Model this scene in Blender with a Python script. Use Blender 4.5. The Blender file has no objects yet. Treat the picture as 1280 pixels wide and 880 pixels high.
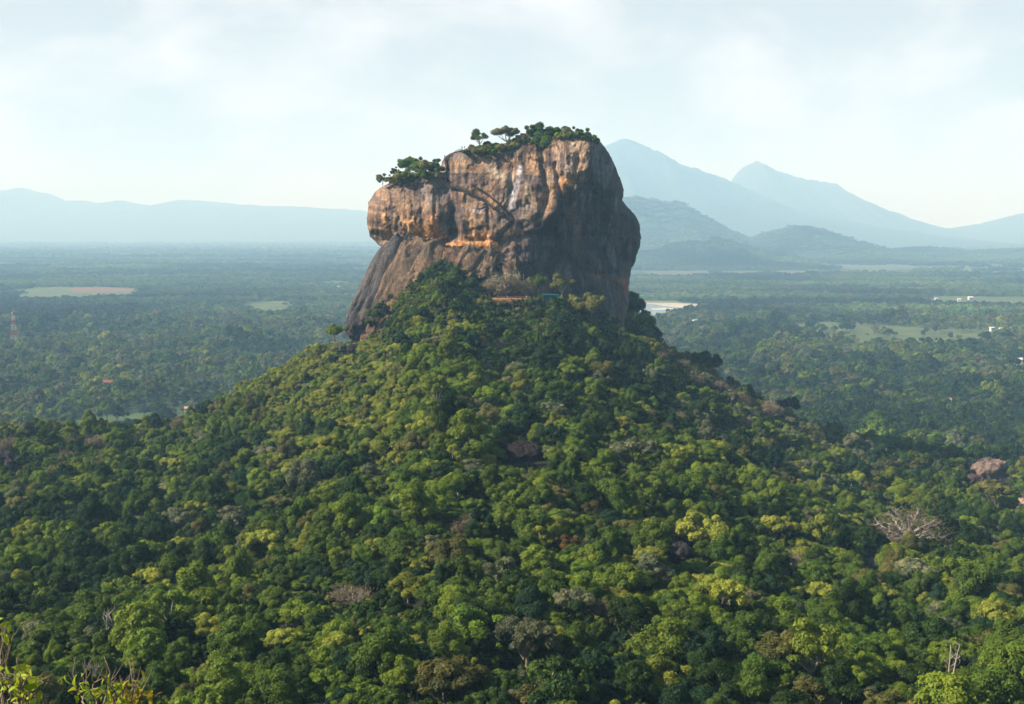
import bpy, math, random
import numpy as np
from mathutils import Vector, Matrix

# ------------------------------------------------------------------ camera, sky, sun, exposure
SC = bpy.context.scene
COL = SC.collection
rad = math.radians
H = 190.0                                   # eye level above the plain
FPX = 1600.0                                # focal length in photograph pixels
PITCH = math.atan(152.0 / FPX)
cam = bpy.data.cameras.new('camera')
cam.sensor_width = 36.0
cam.lens = 36.0 * FPX / 1280.0
cam.clip_start = 0.5
cam.clip_end = 150000.0
camo = bpy.data.objects.new('camera', cam)
camo.location = (0, 0, H)
camo.rotation_euler = (math.pi / 2 - PITCH, 0, 0)
COL.objects.link(camo)
SC.camera = camo

SUN_EL = rad(37.0)
SUN_AZ = rad(-100.0)                         # compass angle from +Y towards +X: the sun stands to the west of the view
SUN_DIR = Vector((math.sin(SUN_AZ) * math.cos(SUN_EL), math.cos(SUN_AZ) * math.cos(SUN_EL), math.sin(SUN_EL)))
sl = bpy.data.lights.new('sun', 'SUN')
sl.energy = 5.0
sl.angle = rad(0.53)
sl.color = (1.0, 0.95, 0.86)
so = bpy.data.objects.new('sun', sl)
so.rotation_euler = (-SUN_DIR).to_track_quat('-Z', 'Y').to_euler()
COL.objects.link(so)

SKY_STRENGTH = 0.05
W = bpy.data.worlds.new('World')
SC.world = W
W.use_nodes = True
nt = W.node_tree
nt.nodes.clear()
wo = nt.nodes.new('ShaderNodeOutputWorld')
bg = nt.nodes.new('ShaderNodeBackground')
bg.inputs['Strength'].default_value = SKY_STRENGTH
sky = nt.nodes.new('ShaderNodeTexSky')
sky.sky_type = 'NISHITA'
sky.sun_disc = False
sky.sun_elevation = SUN_EL
sky.sun_rotation = SUN_AZ
sky.altitude = 300
sky.air_density = 1.0
sky.dust_density = 1.5
sky.ozone_density = 1.0
tc = nt.nodes.new('ShaderNodeTexCoord')
mp = nt.nodes.new('ShaderNodeMapping')
mp.inputs['Scale'].default_value = (1.0, 1.0, 1.9)
mp.inputs['Location'].default_value = (0.35, 0.0, 0.12)
nz = nt.nodes.new('ShaderNodeTexNoise')
nz.inputs['Scale'].default_value = 8.0
nz.inputs['Detail'].default_value = 7.0
nz.inputs['Roughness'].default_value = 0.58
nz.inputs['Distortion'].default_value = 0.25
rp = nt.nodes.new('ShaderNodeValToRGB')
rp.color_ramp.elements[0].position = 0.42
rp.color_ramp.elements[0].color = (0, 0, 0, 1)
rp.color_ramp.elements[1].position = 0.66
rp.color_ramp.elements[1].color = (1, 1, 1, 1)
# a bank of cloud low in the north; the rest of the dome is clearer
sx = nt.nodes.new('ShaderNodeSeparateXYZ')
bank = nt.nodes.new('ShaderNodeMapRange')
bank.inputs['From Min'].default_value = 0.2
bank.inputs['From Max'].default_value = 0.9
cl = nt.nodes.new('ShaderNodeMapRange')     # cloud tone
cl.inputs['To Min'].default_value = 5.7
cl.inputs['To Max'].default_value = 9.8
mixc = nt.nodes.new('ShaderNodeMix')
mixc.data_type = 'RGBA'
mulc = nt.nodes.new('ShaderNodeVectorMath')
mulc.operation = 'SCALE'
mulc.inputs[0].default_value = (1.02, 0.985, 1.0)
fac = nt.nodes.new('ShaderNodeMath')
fac.operation = 'MULTIPLY'
fac.inputs[1].default_value = 0.9
L = nt.links.new
L(tc.outputs['Generated'], mp.inputs['Vector'])
L(mp.outputs['Vector'], nz.inputs['Vector'])
L(nz.outputs['Fac'], rp.inputs['Fac'])
L(tc.outputs['Generated'], sx.inputs[0])
L(sx.outputs['Y'], bank.inputs['Value'])
low = nt.nodes.new('ShaderNodeMapRange')
low.inputs['From Min'].default_value = 0.55
low.inputs['From Max'].default_value = 0.22
both = nt.nodes.new('ShaderNodeMath')
both.operation = 'MULTIPLY'
L(sx.outputs['Z'], low.inputs['Value'])
L(bank.outputs[0], both.inputs[0])
L(low.outputs[0], both.inputs[1])
L(both.outputs[0], fac.inputs[0])
L(rp.outputs['Color'], cl.inputs['Value'])
L(cl.outputs[0], mulc.inputs['Scale'])
L(fac.outputs[0], mixc.inputs['Factor'])
L(sky.outputs['Color'], mixc.inputs['A'])
L(mulc.outputs[0], mixc.inputs['B'])
L(mixc.outputs['Result'], bg.inputs['Color'])
L(bg.outputs[0], wo.inputs['Surface'])

SC.view_settings.view_transform = 'Standard'
SC.view_settings.look = 'None'
SC.view_settings.exposure = 1.05
SC.view_settings.gamma = 1.0
SC.view_settings.use_curve_mapping = False
SC.render.engine = 'CYCLES'
SC.cycles.max_bounces = 4
SC.cycles.diffuse_bounces = 2
SC.cycles.glossy_bounces = 2
SC.cycles.transmission_bounces = 2
SC.cycles.volume_bounces = 3
SC.cycles.transparent_max_bounces = 4
SC.cycles.use_denoising = True

# ------------------------------------------------------------------ helpers
CP, SP = math.cos(PITCH), math.sin(PITCH)

def ray(px, py):
    a, b = (px - 640.0) / FPX, (440.0 - py) / FPX
    return np.array([a, CP + b * SP, -SP + b * CP])

def at(px, py, Y):
    d = ray(px, py)
    return np.array([0, 0, H]) + d * (Y / d[1])

def on_plain(px, py, h=0.0):
    d = ray(px, py)
    p = np.array([0, 0, H]) + d * ((h - H) / d[2])
    return p

def project(P):
    P = np.asarray(P, float)
    x, y, z = P[..., 0], P[..., 1], P[..., 2] - H
    dep = y * CP - z * SP
    return np.stack([640 + FPX * x / dep, 440 - FPX * (y * SP + z * CP) / dep, dep], -1)

def _hash(ix, iy, iz, s):
    h = (ix * 374761393 + iy * 668265263 + iz * 2147483647 + s * 974634777) & 0xFFFFFFFF
    h = ((h ^ (h >> 13)) * 1274126177) & 0xFFFFFFFF
    h = ((h ^ (h >> 16)) * 2246822519) & 0xFFFFFFFF
    return ((h ^ (h >> 15)) & 0xFFFFFF) / float(0xFFFFFF)

def vnoise(x, y, z=0.0, s=0):
    x, y, z = np.broadcast_arrays(np.asarray(x, float), np.asarray(y, float), np.asarray(z, float))
    fx, fy, fz = np.floor(x), np.floor(y), np.floor(z)
    ix, iy, iz = fx.astype(np.int64), fy.astype(np.int64), fz.astype(np.int64)
    u, v, w = x - fx, y - fy, z - fz
    u, v, w = (q * q * q * (q * (q * 6 - 15) + 10) for q in (u, v, w))
    r = 0
    for a in (0, 1):
        for b in (0, 1):
            for c in (0, 1):
                r = r + _hash(ix + a, iy + b, iz + c, s) * (u if a else 1 - u) * (v if b else 1 - v) * (w if c else 1 - w)
    return r * 2 - 1

def fbm(x, y, z=0.0, s=0, o=4, g=0.5):
    r, a, t = 0, 1.0, 0
    for k in range(o):
        r = r + a * vnoise(np.asarray(x) * 2 ** k, np.asarray(y) * 2 ** k, np.asarray(z) * 2 ** k, s + k * 7)
        t += a
        a *= g
    return r / t

def sstep(a, b, x):
    t = np.clip((np.asarray(x, float) - a) / (b - a), 0, 1)
    return t * t * (3 - 2 * t)

def mesh_np(name, V, F, smooth=False):
    me = bpy.data.meshes.new(name)
    V = np.asarray(V, np.float32)
    if isinstance(F, np.ndarray):
        n, k = F.shape
        me.vertices.add(len(V))
        me.vertices.foreach_set('co', V.ravel())
        me.loops.add(n * k)
        me.loops.foreach_set('vertex_index', F.astype(np.int32).ravel())
        me.polygons.add(n)
        me.polygons.foreach_set('loop_start', np.arange(0, n * k, k, dtype=np.int32))
        me.polygons.foreach_set('loop_total', np.full(n, k, np.int32))
        me.update(calc_edges=True)
        me.validate()
    else:
        me.from_pydata(V.tolist(), [], F)
        me.update()
    if smooth:
        me.polygons.foreach_set('use_smooth', np.ones(len(me.polygons), bool))
    return me

def obj(name, me, mat=None, parent=None, loc=None):
    o = bpy.data.objects.new(name, me)
    if mat is not None and me is not None and not me.materials:
        me.materials.append(mat)
    COL.objects.link(o)
    if parent is not None:
        o.parent = parent
    if loc is not None:
        o.location = [float(v) for v in loc]
    return o

def tag(o, label=None, cat=None, group=None, kind=None):
    if label: o['label'] = label
    if cat: o['category'] = cat
    if group: o['group'] = group
    if kind: o['kind'] = kind
    return o

def empty(name, loc, rz=0.0, sc=1.0):
    o = bpy.data.objects.new(name, None)
    o.empty_display_size = 0.5
    o.location = [float(v) for v in loc]
    o.rotation_euler = (0, 0, rz)
    o.scale = (sc, sc, sc) if isinstance(sc, (int, float)) else sc
    COL.objects.link(o)
    return o

class MB:
    """collects boxes, tubes and faces for one mesh"""
    def __init__(s):
        s.v, s.f = [], []
    def add(s, V, F):
        n = len(s.v)
        s.v += [tuple(float(c) for c in p) for p in V]
        s.f += [[i + n for i in f] for f in F]
    def box(s, c, d, rz=0.0, R=None):
        c = np.array(c, float)
        V = np.array([[i, j, k] for i in (-.5, .5) for j in (-.5, .5) for k in (-.5, .5)]) * np.array(d, float)
        if R is None:
            R = np.array([[math.cos(rz), -math.sin(rz), 0], [math.sin(rz), math.cos(rz), 0], [0, 0, 1]])
        s.add(V @ np.asarray(R).T + c, [[0, 1, 3, 2], [4, 6, 7, 5], [0, 4, 5, 1], [2, 3, 7, 6], [0, 2, 6, 4], [1, 5, 7, 3]])
    def tube(s, P, r, n=5, cap=True):
        P = np.asarray(P, float)
        r = np.broadcast_to(np.asarray(r, float), (len(P),))
        T = np.gradient(P, axis=0)
        T /= np.linalg.norm(T, axis=1, keepdims=True) + 1e-9
        a = np.array([1.0, 0.2, 0.1]) if abs(T[0][2]) > 0.7 else np.array([0, 0, 1.0])
        V = []
        for p, t, q in zip(P, T, r):
            u = np.cross(t, a); u /= np.linalg.norm(u) + 1e-9
            w = np.cross(t, u)
            for k in range(n):
                an = 2 * math.pi * k / n
                V.append(p + q * (math.cos(an) * u + math.sin(an) * w))
        F = []
        for i in range(len(P) - 1):
            for k in range(n):
                F.append([i * n + k, i * n + (k + 1) % n, (i + 1) * n + (k + 1) % n, (i + 1) * n + k])
        if cap:
            F.append(list(range(n))[::-1])
            F.append([(len(P) - 1) * n + k for k in range(n)])
        s.add(V, F)
    def mesh(s, name, smooth=False):
        return mesh_np(name, s.v, s.f, smooth)
    def build(s, name, mat, parent=None, loc=None, smooth=False):
        return obj(name, s.mesh(name, smooth), mat, parent, loc)

def new_mat(name):
    m = bpy.data.materials.new(name)
    m.use_nodes = True
    n = m.node_tree
    b = n.nodes['Principled BSDF']
    b.inputs['Specular IOR Level'].default_value = 0.15
    b.inputs['Roughness'].default_value = 0.85
    return m, n, b

def simple_mat(name, col, rough=0.8, var=0.25, scale=2.0, bump=0.0):
    """a base colour broken up by a procedural noise"""
    m, n, b = new_mat(name)
    t = n.nodes.new('ShaderNodeTexCoord')
    z = n.nodes.new('ShaderNodeTexNoise')
    z.inputs['Scale'].default_value = scale
    z.inputs['Detail'].default_value = 5
    mr = n.nodes.new('ShaderNodeMapRange')
    mr.inputs['From Min'].default_value = 0.3
    mr.inputs['From Max'].default_value = 0.7
    mr.inputs['To Min'].default_value = 1 - var
    mr.inputs['To Max'].default_value = 1 + var
    v = n.nodes.new('ShaderNodeVectorMath')
    v.operation = 'SCALE'
    v.inputs[0].default_value = col
    n.links.new(t.outputs['Object'], z.inputs['Vector'])
    n.links.new(z.outputs['Fac'], mr.inputs['Value'])
    n.links.new(mr.outputs[0], v.inputs['Scale'])
    n.links.new(v.outputs[0], b.inputs['Base Color'])
    b.inputs['Roughness'].default_value = rough
    if bump:
        bp = n.nodes.new('ShaderNodeBump')
        bp.inputs['Strength'].default_value = bump
        n.links.new(z.outputs['Fac'], bp.inputs['Height'])
        n.links.new(bp.outputs[0], b.inputs['Normal'])
    return m

def leaf_mat(name, transl=0.22):
    m = bpy.data.materials.new(name)
    m.use_nodes = True
    n = m.node_tree
    n.nodes.clear()
    out = n.nodes.new('ShaderNodeOutputMaterial')
    a = n.nodes.new('ShaderNodeAttribute')
    a.attribute_type = 'INSTANCER'
    a.attribute_name = 'tint'
    b = n.nodes.new('ShaderNodeAttribute')
    b.attribute_name = 'leaf'
    mu = n.nodes.new('ShaderNodeVectorMath')
    mu.operation = 'MULTIPLY'
    d = n.nodes.new('ShaderNodeBsdfDiffuse')
    t = n.nodes.new('ShaderNodeBsdfTranslucent')
    g = n.nodes.new('ShaderNodeBsdfGlossy')
    g.inputs['Roughness'].default_value = 0.45
    g.inputs['Color'].default_value = (0.9, 0.95, 1.0, 1)
    x = n.nodes.new('ShaderNodeMixShader')
    x.inputs['Fac'].default_value = transl
    x2 = n.nodes.new('ShaderNodeMixShader')
    x2.inputs['Fac'].default_value = 0.006
    n.links.new(a.outputs['Color'], mu.inputs[0])
    n.links.new(b.outputs['Color'], mu.inputs[1])
    n.links.new(mu.outputs[0], d.inputs['Color'])
    n.links.new(mu.outputs[0], t.inputs['Color'])
    n.links.new(d.outputs[0], x.inputs[1])
    n.links.new(t.outputs[0], x.inputs[2])
    n.links.new(x.outputs[0], x2.inputs[1])
    n.links.new(g.outputs[0], x2.inputs[2])
    n.links.new(x2.outputs[0], out.inputs['Surface'])
    return m

M_LEAF = leaf_mat('leaf')
M_TWIG = leaf_mat('dry_twig', 0.0)
M_BARK = simple_mat('bark', (0.16, 0.13, 0.10), var=0.35, scale=6)
M_PALE = simple_mat('pale_bark', (0.34, 0.31, 0.255), var=0.25, scale=5)

# ------------------------------------------------------------------ ground
D0 = 165.0
TREE_H = 6.0
# canopy line of the hill in the photograph: (pixel column, pixel row, distance)
CREST = np.array([(-700, 590, 620), (-200, 560, 620), (0, 547, 610), (100, 541, 620), (200, 536, 640), (250, 518, 660), (300, 490, 680),
                  (345, 466, 690), (405, 433, 690), (440, 424, 680), (478, 398, 672), (500, 368, 672), (520, 348, 672), (545, 330, 672), (565, 332, 670), (585, 344, 665),
                  (605, 362, 655), (622, 374, 650), (660, 374, 650), (700, 366, 655), (735, 385, 670), (765, 404, 690), (800, 414, 700), (830, 430, 705),
                  (870, 456, 705), (930, 492, 705), (1000, 531, 710), (1060, 552, 715), (1130, 566, 720), (1200, 576, 730),
                  (1280, 588, 740), (1500, 600, 740), (2000, 620, 740)], float)
_zb = np.array([at(a, b, d)[2] - TREE_H for a, b, d in CREST])

def ground(X, Y):
    X = np.asarray(X, float); Y = np.asarray(Y, float)
    c = 640 + FPX * X / np.maximum(Y, 30.0)
    db = np.interp(c, CREST[:, 0], CREST[:, 2])
    zb = np.interp(c, CREST[:, 0], _zb)
    z0 = 116.0 + 5.0 * vnoise(X / 160.0, 3.3, 0, 5)
    t = np.clip((Y - D0) / (db - D0), 0, 1)
    z = z0 + (zb - z0) * t ** 1.25 - 13.0 * 4 * t * (1 - t) * (0.7 + 0.3 * t)
    z = z + (3.2 * fbm(X / 70.0, Y / 70.0, 0, 11, 3)) * sstep(0, 0.12, t) * sstep(1.0, 0.9, t)
    # towards the viewpoint the ground climbs to the ledge that the photographer stands on
    near = np.interp(Y, [-60, -30, 14.5, 20, 30, 60, 110, D0], [150, 183.4, 183.4, 176, 166, 147, 128, 116])
    z = np.where(Y < D0, near + (z0 - 116.0) * sstep(60, D0, Y), z)
    # behind the crest it falls to the plain
    inrock = sstep(430, 470, c) * sstep(830, 790, c)
    hold = db + 14 + 110 * inrock
    fall = sstep(0, 1, (Y - hold) / (230.0 + 60 * inrock))
    z = np.where(Y > hold, z * (1 - fall), z)
    side = sstep(1500, 900, np.abs(X))
    return np.where(Y < -60, 150.0, z) * side

def axis_pts(lo, mid0, mid1, hi, step):
    a = list(np.arange(mid0, mid1 + .1, step))
    s, x = step, mid1
    while x < hi:
        s *= 1.22; x += s; a.append(min(x, hi))
    s, x = step, mid0
    while x > lo:
        s *= 1.22; x -= s; a.insert(0, max(x, lo))
    return np.array(a)

gx = axis_pts(-38000, -640, 640, 38000, 7.0)
gy = np.unique(np.concatenate([[-2500, -1200, -600, -300, -150, -60, -30, -10, 0, 6, 12, 14.5, 20, 25, 30, 40, 50, 60, 75, 90, 105, 120, 135, 150],
                               np.arange(165, 1100, 7.0), axis_pts(1100, 1100, 1100, 44000, 7.0)]))
GX, GY = np.meshgrid(gx, gy)
GZ = ground(GX, GY)
gw, gh = len(gx), len(gy)
idx = np.arange(gw * gh).reshape(gh, gw)
gF = np.stack([idx[:-1, :-1], idx[:-1, 1:], idx[1:, 1:], idx[1:, :-1]], -1).reshape(-1, 4)

def ground_mat():
    m, n, b = new_mat('ground')
    g = n.nodes.new('ShaderNodeNewGeometry')
    z1 = n.nodes.new('ShaderNodeTexNoise'); z1.inputs['Scale'].default_value = 0.0022; z1.inputs['Detail'].default_value = 6
    z2 = n.nodes.new('ShaderNodeTexNoise'); z2.inputs['Scale'].default_value = 0.08; z2.inputs['Detail'].default_value = 6
    r1 = n.nodes.new('ShaderNodeValToRGB')
    e = r1.color_ramp.elements
    e[0].position, e[0].color = 0.40, (0.030, 0.045, 0.018, 1)
    e[1].position, e[1].color = 0.68, (0.17, 0.15, 0.075, 1)
    e.new(0.53).color = (0.06, 0.085, 0.03, 1)
    mr = n.nodes.new('ShaderNodeMapRange'); mr.inputs['To Min'].default_value = 0.6; mr.inputs['To Max'].default_value = 1.4
    v = n.nodes.new('ShaderNodeVectorMath'); v.operation = 'SCALE'
    n.links.new(g.outputs['Position'], z1.inputs['Vector'])
    n.links.new(g.outputs['Position'], z2.inputs['Vector'])
    n.links.new(z1.outputs['Fac'], r1.inputs['Fac'])
    n.links.new(z2.outputs['Fac'], mr.inputs['Value'])
    n.links.new(r1.outputs['Color'], v.inputs[0])
    n.links.new(mr.outputs[0], v.inputs['Scale'])
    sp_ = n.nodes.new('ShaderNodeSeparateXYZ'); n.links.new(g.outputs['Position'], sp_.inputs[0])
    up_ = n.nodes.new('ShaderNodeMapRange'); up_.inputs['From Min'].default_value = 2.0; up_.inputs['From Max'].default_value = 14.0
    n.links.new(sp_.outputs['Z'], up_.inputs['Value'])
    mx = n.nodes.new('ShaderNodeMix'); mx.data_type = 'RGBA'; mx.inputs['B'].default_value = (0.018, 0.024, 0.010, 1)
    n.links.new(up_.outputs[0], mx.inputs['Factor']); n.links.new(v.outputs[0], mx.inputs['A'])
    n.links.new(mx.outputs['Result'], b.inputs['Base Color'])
    return m

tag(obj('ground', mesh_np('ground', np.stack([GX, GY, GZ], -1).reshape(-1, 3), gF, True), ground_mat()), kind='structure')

# ------------------------------------------------------------------ mountains
def hill_mat(name, col):
    return simple_mat(name, col, var=0.35, scale=0.004)
M_MOUNT = hill_mat('mountain', (0.034, 0.050, 0.034))

HILLV = []
def ridge(name, prof, Y, depth, seed, nx=150, ny=46, rough=0.16):
    prof = np.array(prof, float)
    px = np.linspace(prof[0, 0], prof[-1, 0], nx)
    py = np.interp(px, prof[:, 0], prof[:, 1])
    zt = np.array([at(a, b, Y)[2] for a, b in zip(px, py)])
    X = np.array([at(a, 288, Y)[0] for a in px])
    zt = zt + 0.032 * (zt + 200) * fbm(px / 11.0, 0.5, 0, seed, 5, .65)
    u = np.linspace(-1, 1, ny)
    V = np.zeros((ny, nx, 3))
    for j, w in enumerate(u):
        yy = Y + w * depth
        fall = (1 - abs(w)) ** 1.15
        n = fbm(X / (depth * 0.22), yy / (depth * 0.4), 0, seed + 3, 4)
        rid = 1 - np.abs(fbm(X / (depth * 0.16), yy / (depth * 0.55), 0, seed + 9, 4)) * 2
        k = fall * (1 + (rough * n + rough * (rid - 0.6)) * min(1, abs(w) * 5))
        V[j, :, 0] = X
        V[j, :, 1] = yy
        V[j, :, 2] = np.maximum(zt * k, 0) - 4.0
    if name == 'hills': HILLV.append(V[: ny // 2 - 1].reshape(-1, 3))
    ii = np.arange(nx * ny).reshape(ny, nx)
    F = np.stack([ii[:-1, :-1], ii[:-1, 1:], ii[1:, 1:], ii[1:, :-1]], -1).reshape(-1, 4)
    return tag(obj(name, mesh_np(name, V.reshape(-1, 3), F, True), M_MOUNT), kind='structure')

ridge('mountains', [(-420, 300), (-250, 262), (-100, 246), (0, 237), (30, 235), (55, 239), (75, 249), (100, 249), (125, 253), (150, 249), (190, 256),
                    (230, 248), (262, 250), (290, 254), (330, 256), (380, 257), (430, 260), (480, 264), (540, 272), (640, 290)], 24000, 6000, 31)
ridge('mountains', [(560, 292), (640, 240), (700, 205), (740, 186), (758, 178), (775, 172), (790, 175), (810, 183), (830, 194), (850, 203), (870, 210),
                    (890, 217), (915, 226), (940, 238), (980, 254), (1030, 268), (1090, 282), (1180, 296)], 17000, 5200, 42, nx=190, ny=60)
ridge('mountains', [(860, 296), (890, 262), (912, 236), (922, 222), (928, 209), (936, 204), (945, 201), (960, 208), (985, 217), (1005, 223), (1025, 225),
                    (1042, 228), (1060, 242), (1090, 259), (1120, 272), (1150, 282), (1200, 288), (1260, 298)], 19500, 5000, 55, nx=170, ny=60)
ridge('mountains', [(1090, 300), (1150, 288), (1190, 284), (1225, 279), (1250, 272), (1280, 265), (1330, 256), (1420, 246), (1560, 270), (1680, 300)], 18500, 4000, 63)
ridge('hills', [(640, 318), (700, 278), (750, 252), (790, 243), (825, 246), (850, 250), (872, 264), (900, 282), (930, 300), (960, 312), (1000, 322)], 9300, 2100, 71, rough=0.3)
ridge('hills', [(860, 322), (905, 306), (950, 290), (985, 282), (1010, 280), (1040, 289), (1075, 301), (1110, 312), (1160, 322), (1200, 327)], 8800, 1700, 78, rough=0.3)
ridge('hills', [(760, 326), (800, 312), (850, 302), (895, 294), (930, 306), (980, 318), (1020, 328)], 7000, 1000, 85, rough=0.35)
ridge('hills', [(1040, 322), (1100, 311), (1150, 306), (1210, 312), (1280, 308), (1350, 302), (1450, 316), (1520, 326)], 9000, 1500, 88, rough=0.3)

# ------------------------------------------------------------------ fields, lake, shore
def poly_sheet(name, pts, mat, z, front=()):
    """pixel outline laid on the plain; pixels listed in front are where tree tops hide the near edge"""
    P = [on_plain(a, b, 11.0 if i in front else 0.0) for i, (a, b) in enumerate(pts)]
    n_ = len(P); V = []
    for i in range(n_):
        a, b = P[i], P[(i + 1) % n_]
        for t in np.linspace(0, 1, 9)[:-1]:
            q = a + (b - a) * t
            w_ = .035 * np.linalg.norm(b - a)
            V.append((q[0] + w_ * float(vnoise(q[0] / (8 * w_ + 1), q[1] / (8 * w_ + 1), 0, 301)), q[1] + .8 * w_ * float(vnoise(q[0] / (8 * w_ + 1), q[1] / (8 * w_ + 1), 0, 302)), z))
    o = tag(obj(name, mesh_np(name, V, [list(range(len(V)))]), mat), kind='structure')
    return np.array([[v[0], v[1]] for v in V])

M_FIELD = simple_mat('field_grass', (0.085, 0.110, 0.036), var=0.35, scale=0.02)
M_FIELD2 = simple_mat('meadow_grass', (0.062, 0.098, 0.036), var=0.35, scale=0.03)
M_SOIL = simple_mat('ploughed_soil', (0.17, 0.10, 0.06), var=0.25, scale=0.03)
M_DRY = simple_mat('dry_field', (0.10, 0.098, 0.05), var=0.3, scale=0.02)
M_SAND = simple_mat('shore_sand', (0.42, 0.38, 0.29), var=0.2, scale=0.02)
M_SHOREG = simple_mat('shore_grass', (0.14, 0.16, 0.06), var=0.3, scale=0.02)
CLEAR = []
CLEAR.append(poly_sheet('field', [(975, 408), (1010, 403), (1060, 402), (1120, 408), (1190, 411), (1245, 412), (1250, 420), (1200, 427), (1140, 425), (1080, 424), (1030, 416)], M_FIELD, 0.25, (7, 8, 9, 10)))
CLEAR.append(poly_sheet('field', [(20, 362), (60, 358), (120, 358), (175, 361), (172, 366), (100, 369), (30, 369)], M_FIELD, 0.25, (4, 5, 6)))
poly_sheet('field', [(85, 360.5), (130, 359.5), (168, 361.5), (165, 365), (95, 366)], M_SOIL, 0.55)
CLEAR.append(poly_sheet('field', [(85, 523), (150, 517), (220, 514), (270, 516), (290, 540), (200, 552), (100, 545)], M_FIELD2, 0.25, (4, 5, 6)))
CLEAR.append(poly_sheet('field', [(805, 337), (850, 333), (930, 335), (1010, 337), (1005, 342), (900, 345), (820, 343)], M_DRY, 0.25, (4, 5, 6)))
CLEAR.append(poly_sheet('field', [(1020, 329), (1090, 327), (1150, 329), (1140, 333), (1030, 334)], M_DRY, 0.25, (3, 4)))
CLEAR.append(poly_sheet('field', [(1180, 333), (1260, 331), (1330, 333), (1320, 337), (1190, 338)], M_FIELD, 0.25, (3, 4)))
CLEAR.append(poly_sheet('field', [(120, 318), (190, 316), (200, 320), (130, 321)], M_DRY, 0.25))
CLEAR.append(poly_sheet('field', [(55, 334), (110, 333), (115, 337), (60, 338)], M_FIELD, 0.25))
CLEAR.append(poly_sheet('field', [(235, 325), (290, 323), (300, 328), (240, 330)], M_DRY, 0.25))
CLEAR.append(poly_sheet('field', [(310, 379), (350, 376), (375, 380), (350, 386), (315, 386)], M_FIELD, 0.25, (3, 4)))
CLEAR.append(poly_sheet('field', [(1150, 371), (1200, 370), (1280, 371), (1320, 374), (1240, 377), (1160, 376)], M_FIELD, 0.25, (3, 4, 5)))
CLEAR.append(poly_sheet('shore', [(700, 377), (790, 375.5), (840, 377), (895, 382), (870, 387), (830, 393), (812, 402), (790, 409), (700, 412)], M_SAND, 0.25, (5, 6, 7, 8)))
poly_sheet('shore', [(700, 375), (790, 374), (840, 375.5), (897, 381), (840, 379), (790, 378), (700, 379.5)], M_SHOREG, 0.5)

def water_mat():
    m, n, b = new_mat('water')
    b.inputs['Base Color'].default_value = (0.20, 0.22, 0.21, 1)
    b.inputs['Roughness'].default_value = 0.12
    b.inputs['Specular IOR Level'].default_value = 0.5
    g = n.nodes.new('ShaderNodeNewGeometry')
    z = n.nodes.new('ShaderNodeTexNoise'); z.inputs['Scale'].default_value = 0.6; z.inputs['Detail'].default_value = 4
    bp = n.nodes.new('ShaderNodeBump'); bp.inputs['Strength'].default_value = 0.05
    n.links.new(g.outputs['Position'], z.inputs['Vector'])
    n.links.new(z.outputs['Fac'], bp.inputs['Height'])
    n.links.new(bp.outputs[0], b.inputs['Normal'])
    return m
M_WATER = water_mat()
poly_sheet('lake_water', [(700, 381), (790, 379.5), (815, 380.5), (834, 383), (852, 385), (838, 388), (826, 391), (812, 397), (798, 403), (785, 408), (700, 411)], M_WATER, 0.7, (7, 8, 9, 10))
poly_sheet('shore', [(812, 386), (830, 385), (843, 386), (830, 388), (816, 388)], M_SAND, 0.95)

def in_poly(x, y, P):
    x = np.asarray(x); y = np.asarray(y)
    r = np.zeros(x.shape, bool)
    n = len(P)
    j = n - 1
    for i in range(n):
        xi, yi = P[i]; xj, yj = P[j]
        c = ((yi > y) != (yj > y)) & (x < (xj - xi) * (y - yi) / (yj - yi + 1e-12) + xi)
        r ^= c
        j = i
    return r

# ------------------------------------------------------------------ the great rock
Y0 = 700.0
MPX = Y0 / FPX                              # metres per photograph pixel at the rock
LEFT = np.array([(164, 712), (166, 704), (168, 696), (171, 682), (175, 658), (179, 630), (183, 602), (187, 579), (192, 561), (198, 554), (212, 550),
                 (216, 540), (219, 520), (223, 502), (228, 487), (234, 476), (242, 467), (253, 461), (270, 458), (286, 460), (297, 464), (306, 473), (312, 482), (330, 488), (360, 492), (400, 500), (450, 505)], float)
RIGHT = np.array([(164, 716), (166, 724), (168, 733), (171, 742), (176, 749), (183, 756), (192, 762), (205, 768), (220, 774), (235, 779), (243, 779), (250, 777), (258, 784), (268, 793), (281, 800), (298, 801),
                  (308, 800), (320, 796), (335, 790), (350, 786), (370, 786), (385, 784), (400, 781), (420, 778), (450, 776)], float)
RIDGE = np.array([(160, 742), (190, 738), (215, 728), (235, 716), (250, 702), (265, 690), (280, 668), (295, 652), (320, 645), (360, 650), (450, 650)], float)

def poly_y(pts, x):
    p = np.array(pts, float)
    return np.interp(x, p[:, 0], p[:, 1])

def seg_dist(px, py, pts):
    d = np.full(np.shape(px), 1e9)
    for (x0, y0), (x1, y1) in zip(pts[:-1], pts[1:]):
        vx, vy = x1 - x0, y1 - y0
        t = np.clip(((px - x0) * vx + (py - y0) * vy) / (vx * vx + vy * vy + 1e-9), 0, 1)
        d = np.minimum(d, np.hypot(px - x0 - t * vx, py - y0 - t * vy))
    return d

def win(x, a, b, s=6.0):
    return sstep(a - s, a + s, x) * sstep(b + s, b - s, x)

OVER_L = [(455, 292), (470, 288), (480, 290), (500, 298), (515, 300), (530, 305), (545, 303), (560, 297)]
OVER_R = [(560, 300), (600, 296), (625, 300), (640, 296), (660, 290), (690, 288), (715, 292), (740, 290), (770, 296), (800, 305)]
STAIR = [(557, 196), (556, 228), (578, 236), (600, 247), (620, 262), (641, 278)]

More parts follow.
